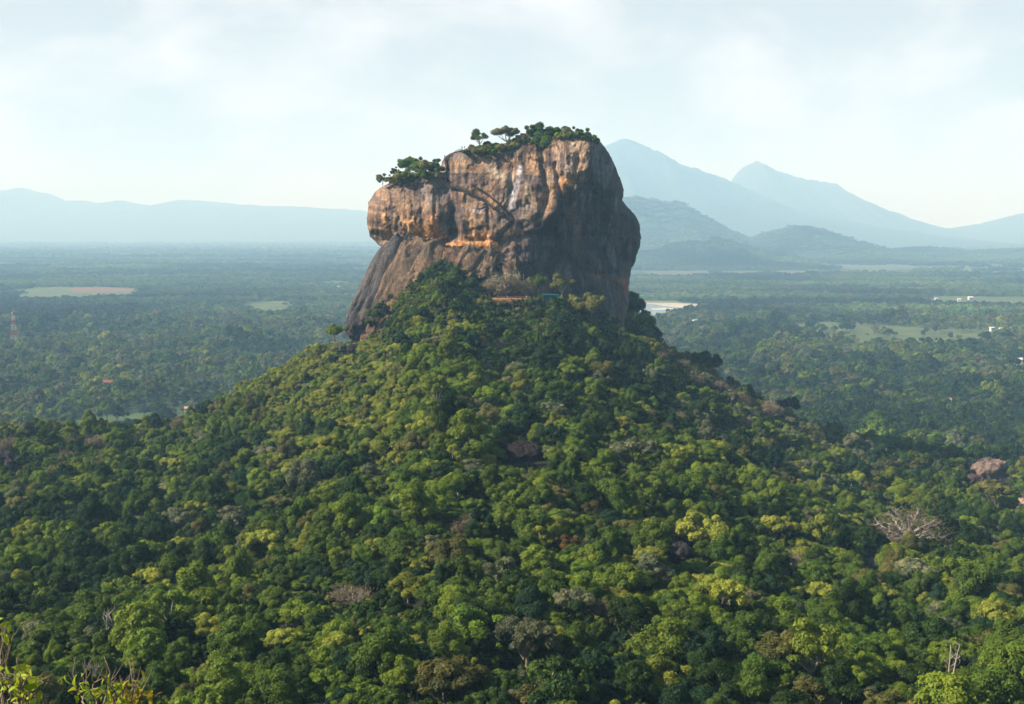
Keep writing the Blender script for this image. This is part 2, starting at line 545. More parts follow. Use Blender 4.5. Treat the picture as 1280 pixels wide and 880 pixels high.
def front_depth(px, py):
    r = np.interp(py, RIDGE[:, 0], RIDGE[:, 1])
    xl = np.interp(py, LEFT[:, 0], LEFT[:, 1])
    xr = np.interp(py, RIGHT[:, 0], RIGHT[:, 1])
    sr = np.interp(py, [160, 240, 300, 420], [1.35, 1.2, 0.82, 0.75])
    dl = (r - px) * MPX
    D = np.where(dl > 0, dl * 0.30, -dl * sr)
    D = -12 + np.sqrt(D * D + 5.0 ** 2) - 5
    # lower left block bulges out, upper part leans back
    D = D + np.interp(py, [160, 190, 230, 290, 330, 420], [17, 9, 3, 0, 1, -4])
    D = D + np.minimum(7.5 * ((py - 254) / 42.0) ** 2, 10) * win(px, 445, 560, 10) * win(py, 200, 306, 8)
    D = D + np.minimum(3.0 * ((py - 240) / 50.0) ** 2, 6) * win(px, 566, 690, 14) * win(py, 160, 300, 8)
    D = D - 5.0 * win(px, 462, 560, 18) * np.exp(-((py - 268) / 30.0) ** 2)
    # step of the left shoulder: the right block rises behind the stair gully
    D = D + 4.0 * win(px, 548, 572, 10) * win(py, 190, 300, 12)
    # dark vertical hollow under the stairs
    D = D + 4.5 * np.exp(-((px - 566) / 6.0) ** 2) * win(py, 254, 300, 8)
    # overhangs
    yl = poly_y(OVER_L, px)
    D = D + 8.5 * sstep(-3, 5, py - yl) * sstep(52, 12, py - yl) * win(px, 440, 558, 12)
    yr = poly_y(OVER_R, px)
    D = D + 3.2 * sstep(-3, 5, py - yr) * sstep(60, 16, py - yr) * win(px, 570, 650, 14)
    D = D + 3.0 * sstep(-4, 5, py - yr) * sstep(60, 22, py - yr) * win(px, 650, 830, 14)
    # bulge below on the shaded side, second ledge
    y3 = poly_y([(640, 345), (700, 330), (730, 335), (760, 350), (800, 365)], px)
    D = D - 2.5 * np.exp(-((py - y3 + 14) / 9.0) ** 2) * win(px, 660, 810, 14)
    D = D + 2.0 * np.exp(-((py - y3 - 6) / 7.0) ** 2) * win(px, 660, 810, 14)
    # upper ledge and its shadow line
    y4 = poly_y([(580, 214), (600, 212), (625, 217), (640, 218), (662, 215)], px)
    D = D + 1.6 * sstep(-2, 2, y4 - py) * win(px, 585, 660, 6) * sstep(40, 5, y4 - py)
    D = D - 1.4 * np.exp(-((py - y4 + 1.5) / 2.2) ** 2) * win(px, 600, 655, 5)
    # gullies between the upper right blocks
    for gp, wd, am in (([(676, 178), (680, 210), (684, 245), (672, 280)], 4.0, 3.6), ([(694, 205), (698, 230), (702, 255), (694, 285)], 3.0, 2.8),
                       ([(643, 178), (640, 205), (638, 240)], 3.2, 1.6), ([(722, 200), (716, 232), (708, 250)], 3.0, 2.0),
                       ([(536, 268), (540, 285), (545, 300)], 2.4, 1.0), ([(610, 262), (612, 285), (606, 300)], 2.0, 1.0),
                       ([(641, 278), (630, 288), (622, 300)], 2.4, 1.8), ([(649, 282), (648, 320), (650, 360)], 4.0, 1.6),
                       ([(777, 210), (772, 247), (776, 280), (768, 330)], 4.0, 2.2), ([(750, 255), (756, 300), (752, 350)], 5.0, 1.6)):
        D = D + am * np.exp(-(seg_dist(px, py, gp) / wd) ** 2)
    # fresh broken corner on the right block
    D = D + 3.0 * np.exp(-(seg_dist(px, py, [(703, 222), (718, 228), (730, 220)]) / 5.0) ** 2)
    # shelf of the stair
    D = D - 0.5 * np.exp(-(seg_dist(px, py, STAIR[1:]) / 2.6) ** 2) + 0.3 * np.exp(-(seg_dist(px, py - 6, STAIR[1:]) / 2.6) ** 2)
    # rounded vertical ribs and water flutes
    rib = np.abs(vnoise(px / 9.0 + 0.25 * vnoise(px / 30., py / 30., 0, 4), py / 120.0, 0, 21)) 
    D = D + 1.5 * (0.5 - rib) * win(py, 236, 300, 14) * win(px, 460, 600, 16)
    fl = vnoise(px / 5.0, py / 70.0, 0, 22)
    D = D + 0.35 * fl * (1 - 0.3 * sstep(640, 700, px))
    # beds across the left block
    for yy, am in (((470, 243), 1), ):
        D = D - 0.0
    bl = poly_y([(465, 246), (500, 238), (520, 243), (560, 240)], px)
    D = D + 1.0 * np.exp(-((py - bl) / 1.6) ** 2) * win(px, 480, 545, 8)
    # ends turn away
    for R, dist in ((16.0, (px - xl) * MPX), (15.0, (xr - px) * MPX)):
        q = np.clip(1 - dist / R, 0, 1)
        D = D + R * 1.2 * (1 - np.sqrt(np.clip(1 - q * q, 0, 1)))
    # irregularities
    D = D + 2.2 * sstep(0, 30, px - r) * fbm(px / 22., py / 14., 0, 24, 4) + 3.6 * fbm(px / 46., py / 34., 0, 14, 3) + 2.0 * fbm(px / 15., py / 17., 0, 15, 4) + 0.8 * fbm(px / 4., py / 6., 0, 17, 3)
    ck = np.abs(fbm(px / 34. + py / 90., py / 26. - px / 80., 0, 18, 3))
    D = D + 1.1 * sstep(0.05, 0.0, ck) * sstep(-.1, .2, fbm(px / 25., py / 25., 0, 20, 2))
    return D

rows = np.concatenate([np.arange(164.3, 232, 0.5), np.arange(232, 345, 0.85), np.arange(345, 452, 1.6)])
NF, NB = 420, 90
tt = np.linspace(0, 1, NF)
tt = 0.35 * tt + 0.65 * (0.5 - 0.5 * np.cos(np.pi * tt))
RV, RPX = [], []
for y in rows:
    xl = np.interp(y, LEFT[:, 0], LEFT[:, 1]); xr = np.interp(y, RIGHT[:, 0], RIGHT[:, 1])
    wob = 1.2 * vnoise(y / 7.0, 1.5, 0, 33) + 0.6 * vnoise(y / 2.5, 2.5, 0, 34)
    wob2 = 1.2 * vnoise(y / 8.0, 7.5, 0, 35) + 0.6 * vnoise(y / 2.5, 8.5, 0, 36)
    xl += wob; xr += wob2
    p = xl + (xr - xl) * tt
    D = front_depth(p, np.full(NF, y))
    for a, d in zip(p, D):
        RV.append(at(a, y, Y0 + d)); RPX.append((a, y))
    # the far side, never seen from here, closes the body
    A, B = RV[-1], RV[-NF]
    z = at(640, y, Y0)[2]
    wid = (A[0] - B[0])
    dep = min(95.0, 0.75 * wid + 20)
    for k in range(NB):
        an = math.pi * (k + 1) / (NB + 1)
        x = (A[0] + B[0]) / 2 + wid / 2 * math.cos(an)
        yb = A[1] + (B[1] - A[1]) * (k + 1) / (NB + 1) + dep * math.sin(an) ** 0.7
        n = 2.5 * vnoise(x / 14., z / 12., yb / 14., 51)
        RV.append(np.array([x, yb + n, z])); RPX.append((-1, y))
RV = np.array(RV); RPX = np.array(RPX)
NC = NF + NB
nr = len(rows)
ii = np.arange(nr * NC).reshape(nr, NC)
jj = np.roll(ii, -1, axis=1)
rF = np.stack([ii[:-1], ii[1:], jj[1:], jj[:-1]], -1).reshape(-1, 4)
rme = mesh_np('rock', RV, rF, True)



def rock_col(px, py, x3, y3, z3):
    """pigment: weathered tan granite, black water streaks, ochre where rain never reaches, white mineral runs, painted shade in hollows and on the right face"""
    n1 = fbm(px / 30., py / 34., 0, 61, 4)
    n2 = fbm(px / 7., py / 60., 0, 62, 4)                 # vertical streaks
    n3 = fbm(px / 3.2, py / 45., 0, 63, 3)
    n4 = fbm(px / 5., py / 6., 0, 64, 3)
    tan = np.array([0.39, 0.255, 0.145]); brown = np.array([0.180, 0.118, 0.082]); dark = np.array([0.040, 0.031, 0.031])
    och = np.array([0.68, 0.32, 0.085]); cream = np.array([0.62, 0.52, 0.36]); white = np.array([0.72, 0.72, 0.74]); grey = np.array([0.175, 0.145, 0.140])
    def mix(c, t, w):
        return c * (1 - w[:, None]) + t * w[:, None]
    c = np.repeat(tan[None], len(px), 0)
    c = mix(c, brown, sstep(-0.25, 0.35, n1))
    c = mix(c, grey, 0.85 * sstep(-0.1, 0.3, fbm(px / 22., py / 16., 0, 66, 3)))
    c = mix(c, cream, 0.85 * sstep(0.08, 0.42, n3) * sstep(-0.2, 0.3, fbm(px / 40., py / 30., 0, 67, 3)))
    c = mix(c, brown * .8, 0.65 * sstep(0.0, 0.35, fbm(px / 60., (py + 9 * np.sin(px / 32.0)) / 6.5, 0, 74, 4)))
    c = mix(c, np.array([0.50, 0.33, 0.18]), 0.5 * sstep(0.1, 0.4, fbm(px / 50., (py + 9 * np.sin(px / 32.0)) / 9., 0, 75, 4)))
    c = mix(c, dark, 0.72 * sstep(0.10, 0.40, n2))
    c = mix(c, dark, 0.45 * sstep(0.15, 0.45, n3))
    c = mix(c, dark, 0.4 * sstep(0.15, 0.4, fbm(px / 16., py / 10., 0, 70, 4)))
    # shoulders of the left block carry a grey crust
    c = mix(c, np.array([0.22, 0.185, 0.17]), 0.65 * win(px, 470, 540, 20) * win(py, 222, 246, 8) * sstep(-.3, .2, n4))
    # right face: old dark crust and painted shade, with brown and blue-grey runs
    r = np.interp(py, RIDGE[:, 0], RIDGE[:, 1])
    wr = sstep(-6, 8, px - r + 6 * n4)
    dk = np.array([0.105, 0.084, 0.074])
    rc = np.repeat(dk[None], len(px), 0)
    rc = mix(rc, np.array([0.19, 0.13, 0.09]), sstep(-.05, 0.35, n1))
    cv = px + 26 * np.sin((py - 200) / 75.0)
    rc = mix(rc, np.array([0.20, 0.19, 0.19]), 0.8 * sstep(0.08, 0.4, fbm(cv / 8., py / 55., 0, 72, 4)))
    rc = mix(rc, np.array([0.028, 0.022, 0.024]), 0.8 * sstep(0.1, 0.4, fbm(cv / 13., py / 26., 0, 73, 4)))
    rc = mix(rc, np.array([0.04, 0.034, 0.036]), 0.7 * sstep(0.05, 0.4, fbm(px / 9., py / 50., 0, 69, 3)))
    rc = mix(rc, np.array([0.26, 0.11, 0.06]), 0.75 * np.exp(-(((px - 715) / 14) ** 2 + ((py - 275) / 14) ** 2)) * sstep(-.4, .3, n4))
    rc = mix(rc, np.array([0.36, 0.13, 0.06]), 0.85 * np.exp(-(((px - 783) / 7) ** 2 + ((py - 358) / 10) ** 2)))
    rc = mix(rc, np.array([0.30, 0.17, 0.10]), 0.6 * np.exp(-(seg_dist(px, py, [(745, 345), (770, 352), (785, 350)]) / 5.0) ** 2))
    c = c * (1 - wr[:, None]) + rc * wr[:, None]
    # pale fresh rock on the upper right block
    c = mix(c, np.array([0.50, 0.38, 0.27]), 0.75 * win(px, 694, 733, 6) * win(py, 176, 222, 8) * sstep(-0.35, 0.2, n3))
    # ochre bands under the overhangs
    o1 = np.exp(-(seg_dist(px, py, [(512, 283), (522, 288), (535, 292)]) / 7.5) ** 2) + np.exp(-(seg_dist(px, py, [(536, 301), (550, 297), (556, 302)]) / 6.5) ** 2)
    o2 = np.exp(-(seg_dist(px, py, [(562, 312), (575, 306), (590, 304), (605, 301), (615, 303)]) / 7.0) ** 2)
    o3 = 0.9 * np.exp(-(seg_dist(px, py, [(541, 273), (546, 285)]) / 4.5) ** 2) + 0.7 * np.exp(-(seg_dist(px, py, [(698, 238), (710, 228)]) / 4.0) ** 2)
    o4 = 0.8 * np.exp(-(seg_dist(px, py, [(480, 268), (482, 282)]) / 2.5) ** 2) + 0.7 * np.exp(-(seg_dist(px, py, [(500, 318), (520, 312), (545, 316)]) / 8.0) ** 2)
    o5 = np.exp(-(seg_dist(px, py, [(706, 226), (714, 228)]) / 3.0) ** 2)
    o6 = 0.8 * np.exp(-(seg_dist(px, py, [(606, 285), (609, 300)]) / 2.2) ** 2) + 0.7 * np.exp(-(seg_dist(px, py, [(590, 282), (592, 300)]) / 1.8) ** 2)
    ow = np.clip((o1 + o2 + o3 + o4 + o5 + o6) * (0.95 + 0.6 * n4 + 0.5 * n3), 0, 1)
    c = mix(c, och, ow)
    c = mix(c, np.array([0.75, 0.50, 0.24]), 0.8 * ow * sstep(0.1, 0.45, n4))
    # pale wash below the upper ledge and the white run
    c = mix(c, cream, 0.75 * np.exp(-(seg_dist(px, py, [(612, 210), (627, 222), (642, 221)]) / 6.0) ** 2) * sstep(-.4, .2, n3))
    c = mix(c, white, np.clip(0.95 * np.exp(-(seg_dist(px, py, [(651, 206), (648, 225), (641, 248), (639, 262)]) / 3.0) ** 2) * (0.8 + 0.9 * n4), 0, 1))
    c = mix(c, dark * 0.8, 0.7 * np.exp(-(seg_dist(px, py, [(656, 190), (655, 205), (656, 216)]) / 4.0) ** 2))
    c = mix(c, white * 0.8, 0.55 * np.exp(-(seg_dist(px, py, [(593, 262), (605, 266)]) / 4.0) ** 2) * sstep(-.1, .3, n4))
    # moss and grass on the ledges of the top
    c = mix(c, np.array([0.10, 0.11, 0.035]), 0.8 * np.exp(-(seg_dist(px, py, [(585, 192), (612, 190), (645, 186)]) / 5.0) ** 2) * sstep(-.4, .1, n4))
    # shade of the notch and of the recess by the ridge, painted dark
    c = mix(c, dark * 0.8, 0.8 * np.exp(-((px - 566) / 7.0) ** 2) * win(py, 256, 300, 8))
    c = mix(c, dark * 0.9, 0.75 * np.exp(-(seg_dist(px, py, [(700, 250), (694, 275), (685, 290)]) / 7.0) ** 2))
    return np.clip(c * np.array([0.78, 0.74, 0.74]) * (1 + 0.22 * n4[:, None]), 0.01, 0.9)

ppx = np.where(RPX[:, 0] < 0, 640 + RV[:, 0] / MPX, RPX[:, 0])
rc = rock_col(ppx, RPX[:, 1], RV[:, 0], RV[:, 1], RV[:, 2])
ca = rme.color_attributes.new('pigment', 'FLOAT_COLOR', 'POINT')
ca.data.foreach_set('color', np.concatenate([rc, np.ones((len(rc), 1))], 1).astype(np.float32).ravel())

def rock_mat(name, use_attr=True, col=(0.2, 0.15, 0.12)):
    m, n, b = new_mat(name)
    g = n.nodes.new('ShaderNodeNewGeometry')
    z = n.nodes.new('ShaderNodeTexNoise'); z.inputs['Scale'].default_value = 0.8; z.inputs['Detail'].default_value = 8; z.inputs['Roughness'].default_value = 0.65
    mp = n.nodes.new('ShaderNodeMapping'); mp.inputs['Scale'].default_value = (1, 1, 0.16)
    z2 = n.nodes.new('ShaderNodeTexNoise'); z2.inputs['Scale'].default_value = 0.9; z2.inputs['Detail'].default_value = 6
    mr = n.nodes.new('ShaderNodeMapRange'); mr.inputs['From Min'].default_value = .3; mr.inputs['From Max'].default_value = .7; mr.inputs['To Min'].default_value = .62; mr.inputs['To Max'].default_value = 1.35
    mr2 = n.nodes.new('ShaderNodeMapRange'); mr2.inputs['From Min'].default_value = .35; mr2.inputs['From Max'].default_value = .65; mr2.inputs['To Min'].default_value = .6; mr2.inputs['To Max'].default_value = 1.3
    mm = n.nodes.new('ShaderNodeMath'); mm.operation = 'MULTIPLY'
    v = n.nodes.new('ShaderNodeVectorMath'); v.operation = 'SCALE'
    bp = n.nodes.new('ShaderNodeBump'); bp.inputs['Strength'].default_value = 0.9; bp.inputs['Distance'].default_value = 0.8
    lk = n.links.new
    lk(g.outputs['Position'], z.inputs['Vector'])
    lk(g.outputs['Position'], mp.inputs['Vector'])
    lk(mp.outputs[0], z2.inputs['Vector'])
    lk(z.outputs['Fac'], mr.inputs['Value'])
    lk(z2.outputs['Fac'], mr2.inputs['Value'])
    lk(mr.outputs[0], mm.inputs[0]); lk(mr2.outputs[0], mm.inputs[1])
    lk(mm.outputs[0], v.inputs['Scale'])
    if use_attr:
        a = n.nodes.new('ShaderNodeAttribute'); a.attribute_name = 'pigment'
        lk(a.outputs['Color'], v.inputs[0])
    else:
        v.inputs[0].default_value = col
    lk(v.outputs[0], b.inputs['Base Color'])
    lk(z.outputs['Fac'], bp.inputs['Height'])
    lk(bp.outputs[0], b.inputs['Normal'])
    return m

M_ROCK = rock_mat('granite')
rock = obj('rock', rme, M_ROCK)
tag(rock, 'huge flat-topped brown granite rock towering over the forested hill', 'rock')

fmask = RPX[:, 0] >= 0
_FV, _FP = RV[fmask], project(RV[fmask])[:, :2]

def on_rock(px, py, out=0.0):
    i = np.argmin((_FP[:, 0] - px) ** 2 + (_FP[:, 1] - py) ** 2)
    p = at(px, py, _FV[i][1])
    p[1] -= out
    return p

# ------------------------------------------------------------------ lumps of rock (slabs, boulders)
def lump(center, axes, seed, ex=0.75, amp=0.10, nu=72, nv=44, col=None, freq=1.6, cut=0.0):
    """a rounded block with flattened sides; axes are three half-length vectors"""
    u = np.linspace(0, 2 * np.pi, nu, endpoint=False)
    v = np.linspace(-np.pi / 2, np.pi / 2, nv)
    U, Vv = np.meshgrid(u, v)
    sp = lambda a, e: np.sign(a) * np.abs(a) ** e
    x = sp(np.cos(Vv), ex) * sp(np.cos(U), ex); y = sp(np.cos(Vv), ex) * sp(np.sin(U), ex); z = sp(np.sin(Vv), ex)
    q = np.stack([x, y, z], -1).reshape(-1, 3)
    n = fbm(q[:, 0] * freq, q[:, 1] * freq, q[:, 2] * freq, seed, 5, 0.55)
    n2 = np.abs(fbm(q[:, 0] * freq * .8 + 5, q[:, 1] * freq * .8, q[:, 2] * freq * .8, seed + 40, 3))
    n = n + .35 * fbm(q[:, 0] * freq * 3.5, q[:, 1] * freq * 3.5, q[:, 2] * freq * 2.2, seed + 60, 4, .6)
    q = q * (1 + amp * 2 * n - amp * 1.2 * sstep(0.08, 0.0, n2))[:, None]
    A = np.array(axes, float)
    P = q @ A + np.array(center, float)
    ii = np.arange(nu * nv).reshape(nv, nu); jj = np.roll(ii, -1, 1)
    F = np.stack([ii[:-1], jj[:-1], jj[1:], ii[1:]], -1).reshape(-1, 4)
    me = mesh_np('lump', P, F, True)
    if col is not None:
        L_ = np.linalg.norm(A, axis=1).max()
        a = fbm(P[:, 0] / L_ * 2, P[:, 1] / L_ * 2, P[:, 2] / L_ * 2, seed + 5, 4)
        pr = project(P)
        st = fbm(pr[:, 0] / 2.5 + pr[:, 1] / 6.0, pr[:, 1] / 28.0 - pr[:, 0] / 70., 0, seed + 6, 3)
        c = np.array(col[0])[None] * (1 - sstep(-.2, .35, a))[:, None] + np.array(col[1])[None] * sstep(-.2, .35, a)[:, None]
        c = c * (1 - .7 * sstep(.05, .4, st))[:, None] + np.array(col[2])[None] * (.7 * sstep(.05, .4, st))[:, None]
        ca = me.color_attributes.new('pigment', 'FLOAT_COLOR', 'POINT')
        ca.data.foreach_set('color', np.concatenate([c, np.ones((len(c), 1))], 1).astype(np.float32).ravel())
    return me

def slab(p0, p1, w0, thick, seed, col, ex=0.7, amp=0.09, name='slab'):
    a, b = at(*p0), at(*p1)
    c = (a + b) / 2
    l = (b - a) / 2
    f = np.array([0, -1.0, 0.35]); f -= l * (f @ l) / (l @ l); f /= np.linalg.norm(f)
    s = np.cross(l, f); s /= np.linalg.norm(s)
    return obj(name, lump(c, [s * w0 * MPX, f * thick, l * 1.04], seed, ex, amp, col=col), M_ROCK, rock)

GREYS = [(0.072, 0.066, 0.066), (0.100, 0.082, 0.070), (0.024, 0.021, 0.023)]
BROWNS = [(0.19, 0.125, 0.072), (0.105, 0.074, 0.052), (0.028, 0.023, 0.022)]
REDS = [(0.17, 0.095, 0.058), (0.11, 0.068, 0.046), (0.04, 0.03, 0.028)]
slab((499, 309, 706), (443, 420, 684), 21, 9, 101, GREYS, 0.6, 0.10)
slab((508, 302, 704), (462, 412, 682), 20, 8, 102, GREYS, 0.6, 0.11)
slab((529, 303, 702), (486, 402, 678), 25, 9, 103, BROWNS, 0.55, 0.12)
slab((558, 308, 700), (516, 376, 682), 24, 9, 104, BROWNS, 0.55, 0.13)
slab((481, 392, 672), (468, 432, 660), 14, 8, 105, REDS, 0.7, 0.12)
slab((596, 312, 694), (574, 352, 684), 15, 7, 106, BROWNS, 0.5, 0.15)
slab((614, 318, 694), (604, 352, 684), 11, 7, 107, BROWNS, 0.5, 0.16)
slab((632, 326, 695), (640, 358, 686), 13, 7, 108, BROWNS, 0.5, 0.16)
slab((574, 314, 696), (556, 350, 684), 14, 7, 109, REDS, 0.5, 0.15)

def hill_hit(px, py, h=0.0, lo=150.0, hi=760.0):
    """first distance at which the sight line through a pixel comes down to h above the ground"""
    ys = np.arange(lo, hi, 1.5)
    d = ray(px, py)
    P = np.array([0, 0, H])[None] + d[None] * (ys / d[1])[:, None]
    g = ground(P[:, 0], P[:, 1]) + h
    k = np.argmax(P[:, 2] <= g)
    return P[k] if P[k, 2] <= g[k] else P[-1]

BOULDERS = []
def boulder(px, py, wpx, hpx, label, seed, col, d=None, ex=0.7, amp=0.12, deep=1.0, tilt=0.0):
    p = hill_hit(px, py, 1.0) if d is None else at(px, py, d)
    k = p[1] / FPX
    hw, hh = wpx / 2 * k, hpx / 2 * k
    ca_, sa_ = math.cos(tilt), math.sin(tilt)
    me = lump((0, 0, 0), [(hw * ca_, hw * 0.2, hw * sa_), (-hw * .25, hw * deep, 0), (-hh * sa_ * .6, 0.1 * hh, hh)], seed, ex, amp, col=None)
    P = np.empty(len(me.vertices) * 3, np.float32); me.vertices.foreach_get('co', P); P = P.reshape(-1, 3)
    a = fbm(P[:, 0] / hw * 1.2, P[:, 1] / hw * 1.2, P[:, 2] / hh * .8, seed + 5, 4)
    w = sstep(-.25, .3, a)[:, None]
    c = np.array(col[0]) * (1 - w) + np.array(col[1]) * w
    s = (.75 * sstep(.05, .4, fbm(P[:, 0] / hw * 5, P[:, 1] / hw * 5, P[:, 2] / hh * .8, seed + 8, 3)))[:, None]
    c = c * (1 - s) + np.array(col[2]) * s
    at_ = me.color_attributes.new('pigment', 'FLOAT_COLOR', 'POINT')
    at_.data.foreach_set('color', np.concatenate([c, np.ones((len(c), 1))], 1).astype(np.float32).ravel())
    o = obj('boulder', me, M_ROCK, loc=p)
    tag(o, label, 'boulder', 'boulders on the forested hill')
    BOULDERS.append((px, py, wpx, hpx, p))
    return o

DARKS = [(0.016, 0.012, 0.012), (0.026, 0.018, 0.017), (0.010, 0.008, 0.009)]  # base colours darkened to hold the shade on the big boulder
boulder(655, 572, 50, 40, 'big dark purple-brown boulder in the forest straight below the rock', 201, DARKS, ex=0.85, amp=0.13)
boulder(636, 567, 28, 26, 'small dark boulder against the shoulder of the big dark boulder', 206, DARKS, ex=0.8)
boulder(848, 700, 36, 42, 'dark upright boulder half buried beside the bright lime-green tree', 202, [(0.026, 0.025, 0.030), (0.036, 0.031, 0.032), (0.016, 0.014, 0.018)], ex=0.8)
boulder(1236, 594, 42, 36, 'reddish flat-topped boulder standing clear above the large bare tree', 203, [(0.19, 0.138, 0.102), (0.11, 0.078, 0.062), (0.045, 0.033, 0.03)], ex=0.5, amp=0.14, tilt=0.25)
boulder(1214, 606, 26, 26, 'low red-brown boulder leaning on the reddish flat-topped boulder', 207, [(0.11, 0.06, 0.045), (0.075, 0.045, 0.037), (0.03, 0.02, 0.02)], ex=0.6)
boulder(2, 588, 56, 46, 'grey-brown domed boulder cut by the left picture edge', 204, [(0.085, 0.066, 0.064), (0.06, 0.045, 0.043), (0.025, 0.02, 0.022)], ex=0.9, tilt=-0.35)
boulder(1091, 708, 20, 22, 'small grey-pink boulder below the large bare tree', 205, [(0.15, 0.115, 0.11), (0.10, 0.085, 0.085), (0.045, 0.04, 0.045)])
boulder(1279, 631, 22, 16, 'small pale tan boulder at the right picture edge', 208, [(0.42, 0.31, 0.21), (0.30, 0.21, 0.15), (0.12, 0.08, 0.07)])
boulder(462, 425, 22, 15, 'pale brown boulder under the foot of the leaning grey slab', 209, REDS, d=655)
boulder(444, 436, 20, 12, 'dark broken boulder lowest under the leaning grey slab', 210, DARKS, d=655)

# ------------------------------------------------------------------ tree shapes (unit crown radius, origin at the foot of the trunk)
def leaf_quads(C, N, size, rng, aspect=0.6):
    """one bent leaf spray per point"""
    n = len(C)
    r = rng.normal(size=(n, 3))
    N = N + 0.42 * r
    N /= np.linalg.norm(N, axis=1, keepdims=True)
    t = np.cross(N, rng.normal(size=(n, 3))); t /= np.linalg.norm(t, axis=1, keepdims=True) + 1e-9
    b = np.cross(N, t)
    s = size * rng.uniform(0.6, 1.35, (n, 1))
    a = aspect * rng.uniform(0.7, 1.3, (n, 1))
    V = np.stack([C - t * s - b * s * a * .3, C + b * s * a - N * s * .15, C + t * s * rng.uniform(.7, 1.2, (n, 1)) + b * s * a * .2, C - b * s * a - N * s * .2], 1)
    F = np.arange(n * 4).reshape(n, 4)
    return V.reshape(-1, 3), F

def set_leaf(me, c):
    a = me.color_attributes.new('leaf', 'FLOAT_COLOR', 'POINT')
    a.data.foreach_set('color', np.concatenate([c, np.ones((len(c), 1))], 1).astype(np.float32).ravel())

def crown_data(seed, kind, dens=1.0, lsize=0.046):
    rng = np.random.default_rng(seed)
    P = dict(round=(24, .74, 1.30), wide=(26, .46, 1.30), tall=(25, 1.15, 1.55), sparse=(20, .66, 1.35), small=(11, .8, 1.1))[kind]
    nl, hz, cz = P
    lobes = []
    for k in range(nl):
        for _ in range(30):
            d = rng.normal(size=3); d /= np.linalg.norm(d)
            if d[2] < -0.35: continue
            lr = rng.choice([.17, .22, .28, .34, .40]) * rng.uniform(.9, 1.1) * (0.85 if kind in ('sparse', 'wide') else 1)
            c = d * np.array([1, 1, hz]) * rng.uniform(.5, 1.12) * (1 - .55 * lr)
            if kind == 'tall': c[:2] *= .72
            if all(np.linalg.norm(c - q[0]) > .62 * lr for q in lobes): break
        lobes.append((c, lr, rng.uniform(.72, 1.25)))
    VV, FF, CC = [], [], []
    nvt = 0
    for c, lr, tone in lobes:
        n = int(820 * dens * (lr / .32) ** 2 * (0.62 if kind == 'sparse' else 1))
        d = rng.normal(size=(n, 3)); d[:, 2] += .35
        d /= np.linalg.norm(d, axis=1, keepdims=True)
        flat = np.array([1, 1, .62 if kind in ('wide', 'sparse') else .85])
        rr = rng.uniform(.62, 1.06, (n, 1)) * (1 + .22 * vnoise(d[:, 0] * 2.2 + seed, d[:, 1] * 2.2, d[:, 2] * 2.2 + c[0] * 9, 3)[:, None])
        C = c + d * lr * rr * flat
        C[:, 2] += cz
        N = d * 1.0 + np.array([0, 0, .25])
        V, F = leaf_quads(C, N, lsize * (1.0 if dens > .5 else 1.9), rng)
        t = tone * rng.uniform(.8, 1.22, n)
        hue = rng.normal(0, .07, n) + (tone - 1) * .25
        col = np.stack([t * (1 + hue), t, t * (1 - hue)], 1)
        VV.append(V); FF.append(F + nvt); CC.append(np.repeat(col, 4, 0)); nvt += len(V)
    return np.concatenate(VV), np.concatenate(FF), np.concatenate(CC), lobes, cz

def limb(mb, a, b, r0, r1, rng, k=4, bend=.12, n=5):
    a, b = np.array(a, float), np.array(b, float)
    L_ = np.linalg.norm(b - a)
    off = rng.normal(size=3) * bend * L_
    t = np.linspace(0, 1, k)[:, None]
    P = a * (1 - t) + b * t + off * (4 * t * (1 - t)) * .5
    mb.tube(P, np.linspace(r0, r1, k), n, cap=False)
    return P

def trunk_mb(seed, lobes, cz, rmain=.075, nb=7):
    rng = np.random.default_rng(seed + 999)
    mb = MB()
    fork = cz * .55
    limb(mb, (0, 0, -.35), (rng.normal(0, .05), rng.normal(0, .05), fork), rmain * 1.25, rmain * .8, rng, 5, .06, 6)
    for c, lr, _ in sorted(lobes, key=lambda q: -q[1])[:nb]:
        e = c + np.array([0, 0, cz])
        limb(mb, (0, 0, fork * rng.uniform(.75, 1.0)), e, rmain * .6, rmain * .16, rng, 4, .16, 4)
    return mb

def bare_mb(seed, cz=1.25, spread=1.0, levels=4, r0=.06, up=.55, n0=6, fork=.5, flat=.6):
    """leafless branching"""
    rng = np.random.default_rng(seed)
    mb = MB()
    tips = []
    limb(mb, (0, 0, -.35), (0, 0, fork), r0 * 1.2, r0, rng, 4, .05, 6)
    def grow(p, d, l, r, lev):
        e = p + d * l
        limb(mb, p, e, r, r * .62, rng, 4, .16, 4 if lev < 3 else 3)
        if lev >= levels:
            tips.append(e); return
        for _ in range(3 if lev < 2 else 2 + (rng.random() < .5)):
            q = d + rng.normal(0, .48, 3) + np.array([0, 0, .10])
            q /= np.linalg.norm(q)
            grow(p + (e - p) * rng.uniform(.55, 1.0), q, l * rng.uniform(.58, .78), r * .58, lev + 1)
    for k in range(n0):
        an = 2 * math.pi * (k + rng.uniform(-.3, .3)) / n0
        d = np.array([math.cos(an) * spread, math.sin(an) * spread, up * rng.uniform(.4, 1.6)])
        d /= np.linalg.norm(d)
        grow(np.array([0, 0, fork * rng.uniform(.8, 1.0)]), d, rng.uniform(.40, .55), r0 * .7, 1)
    return mb, np.array(tips)

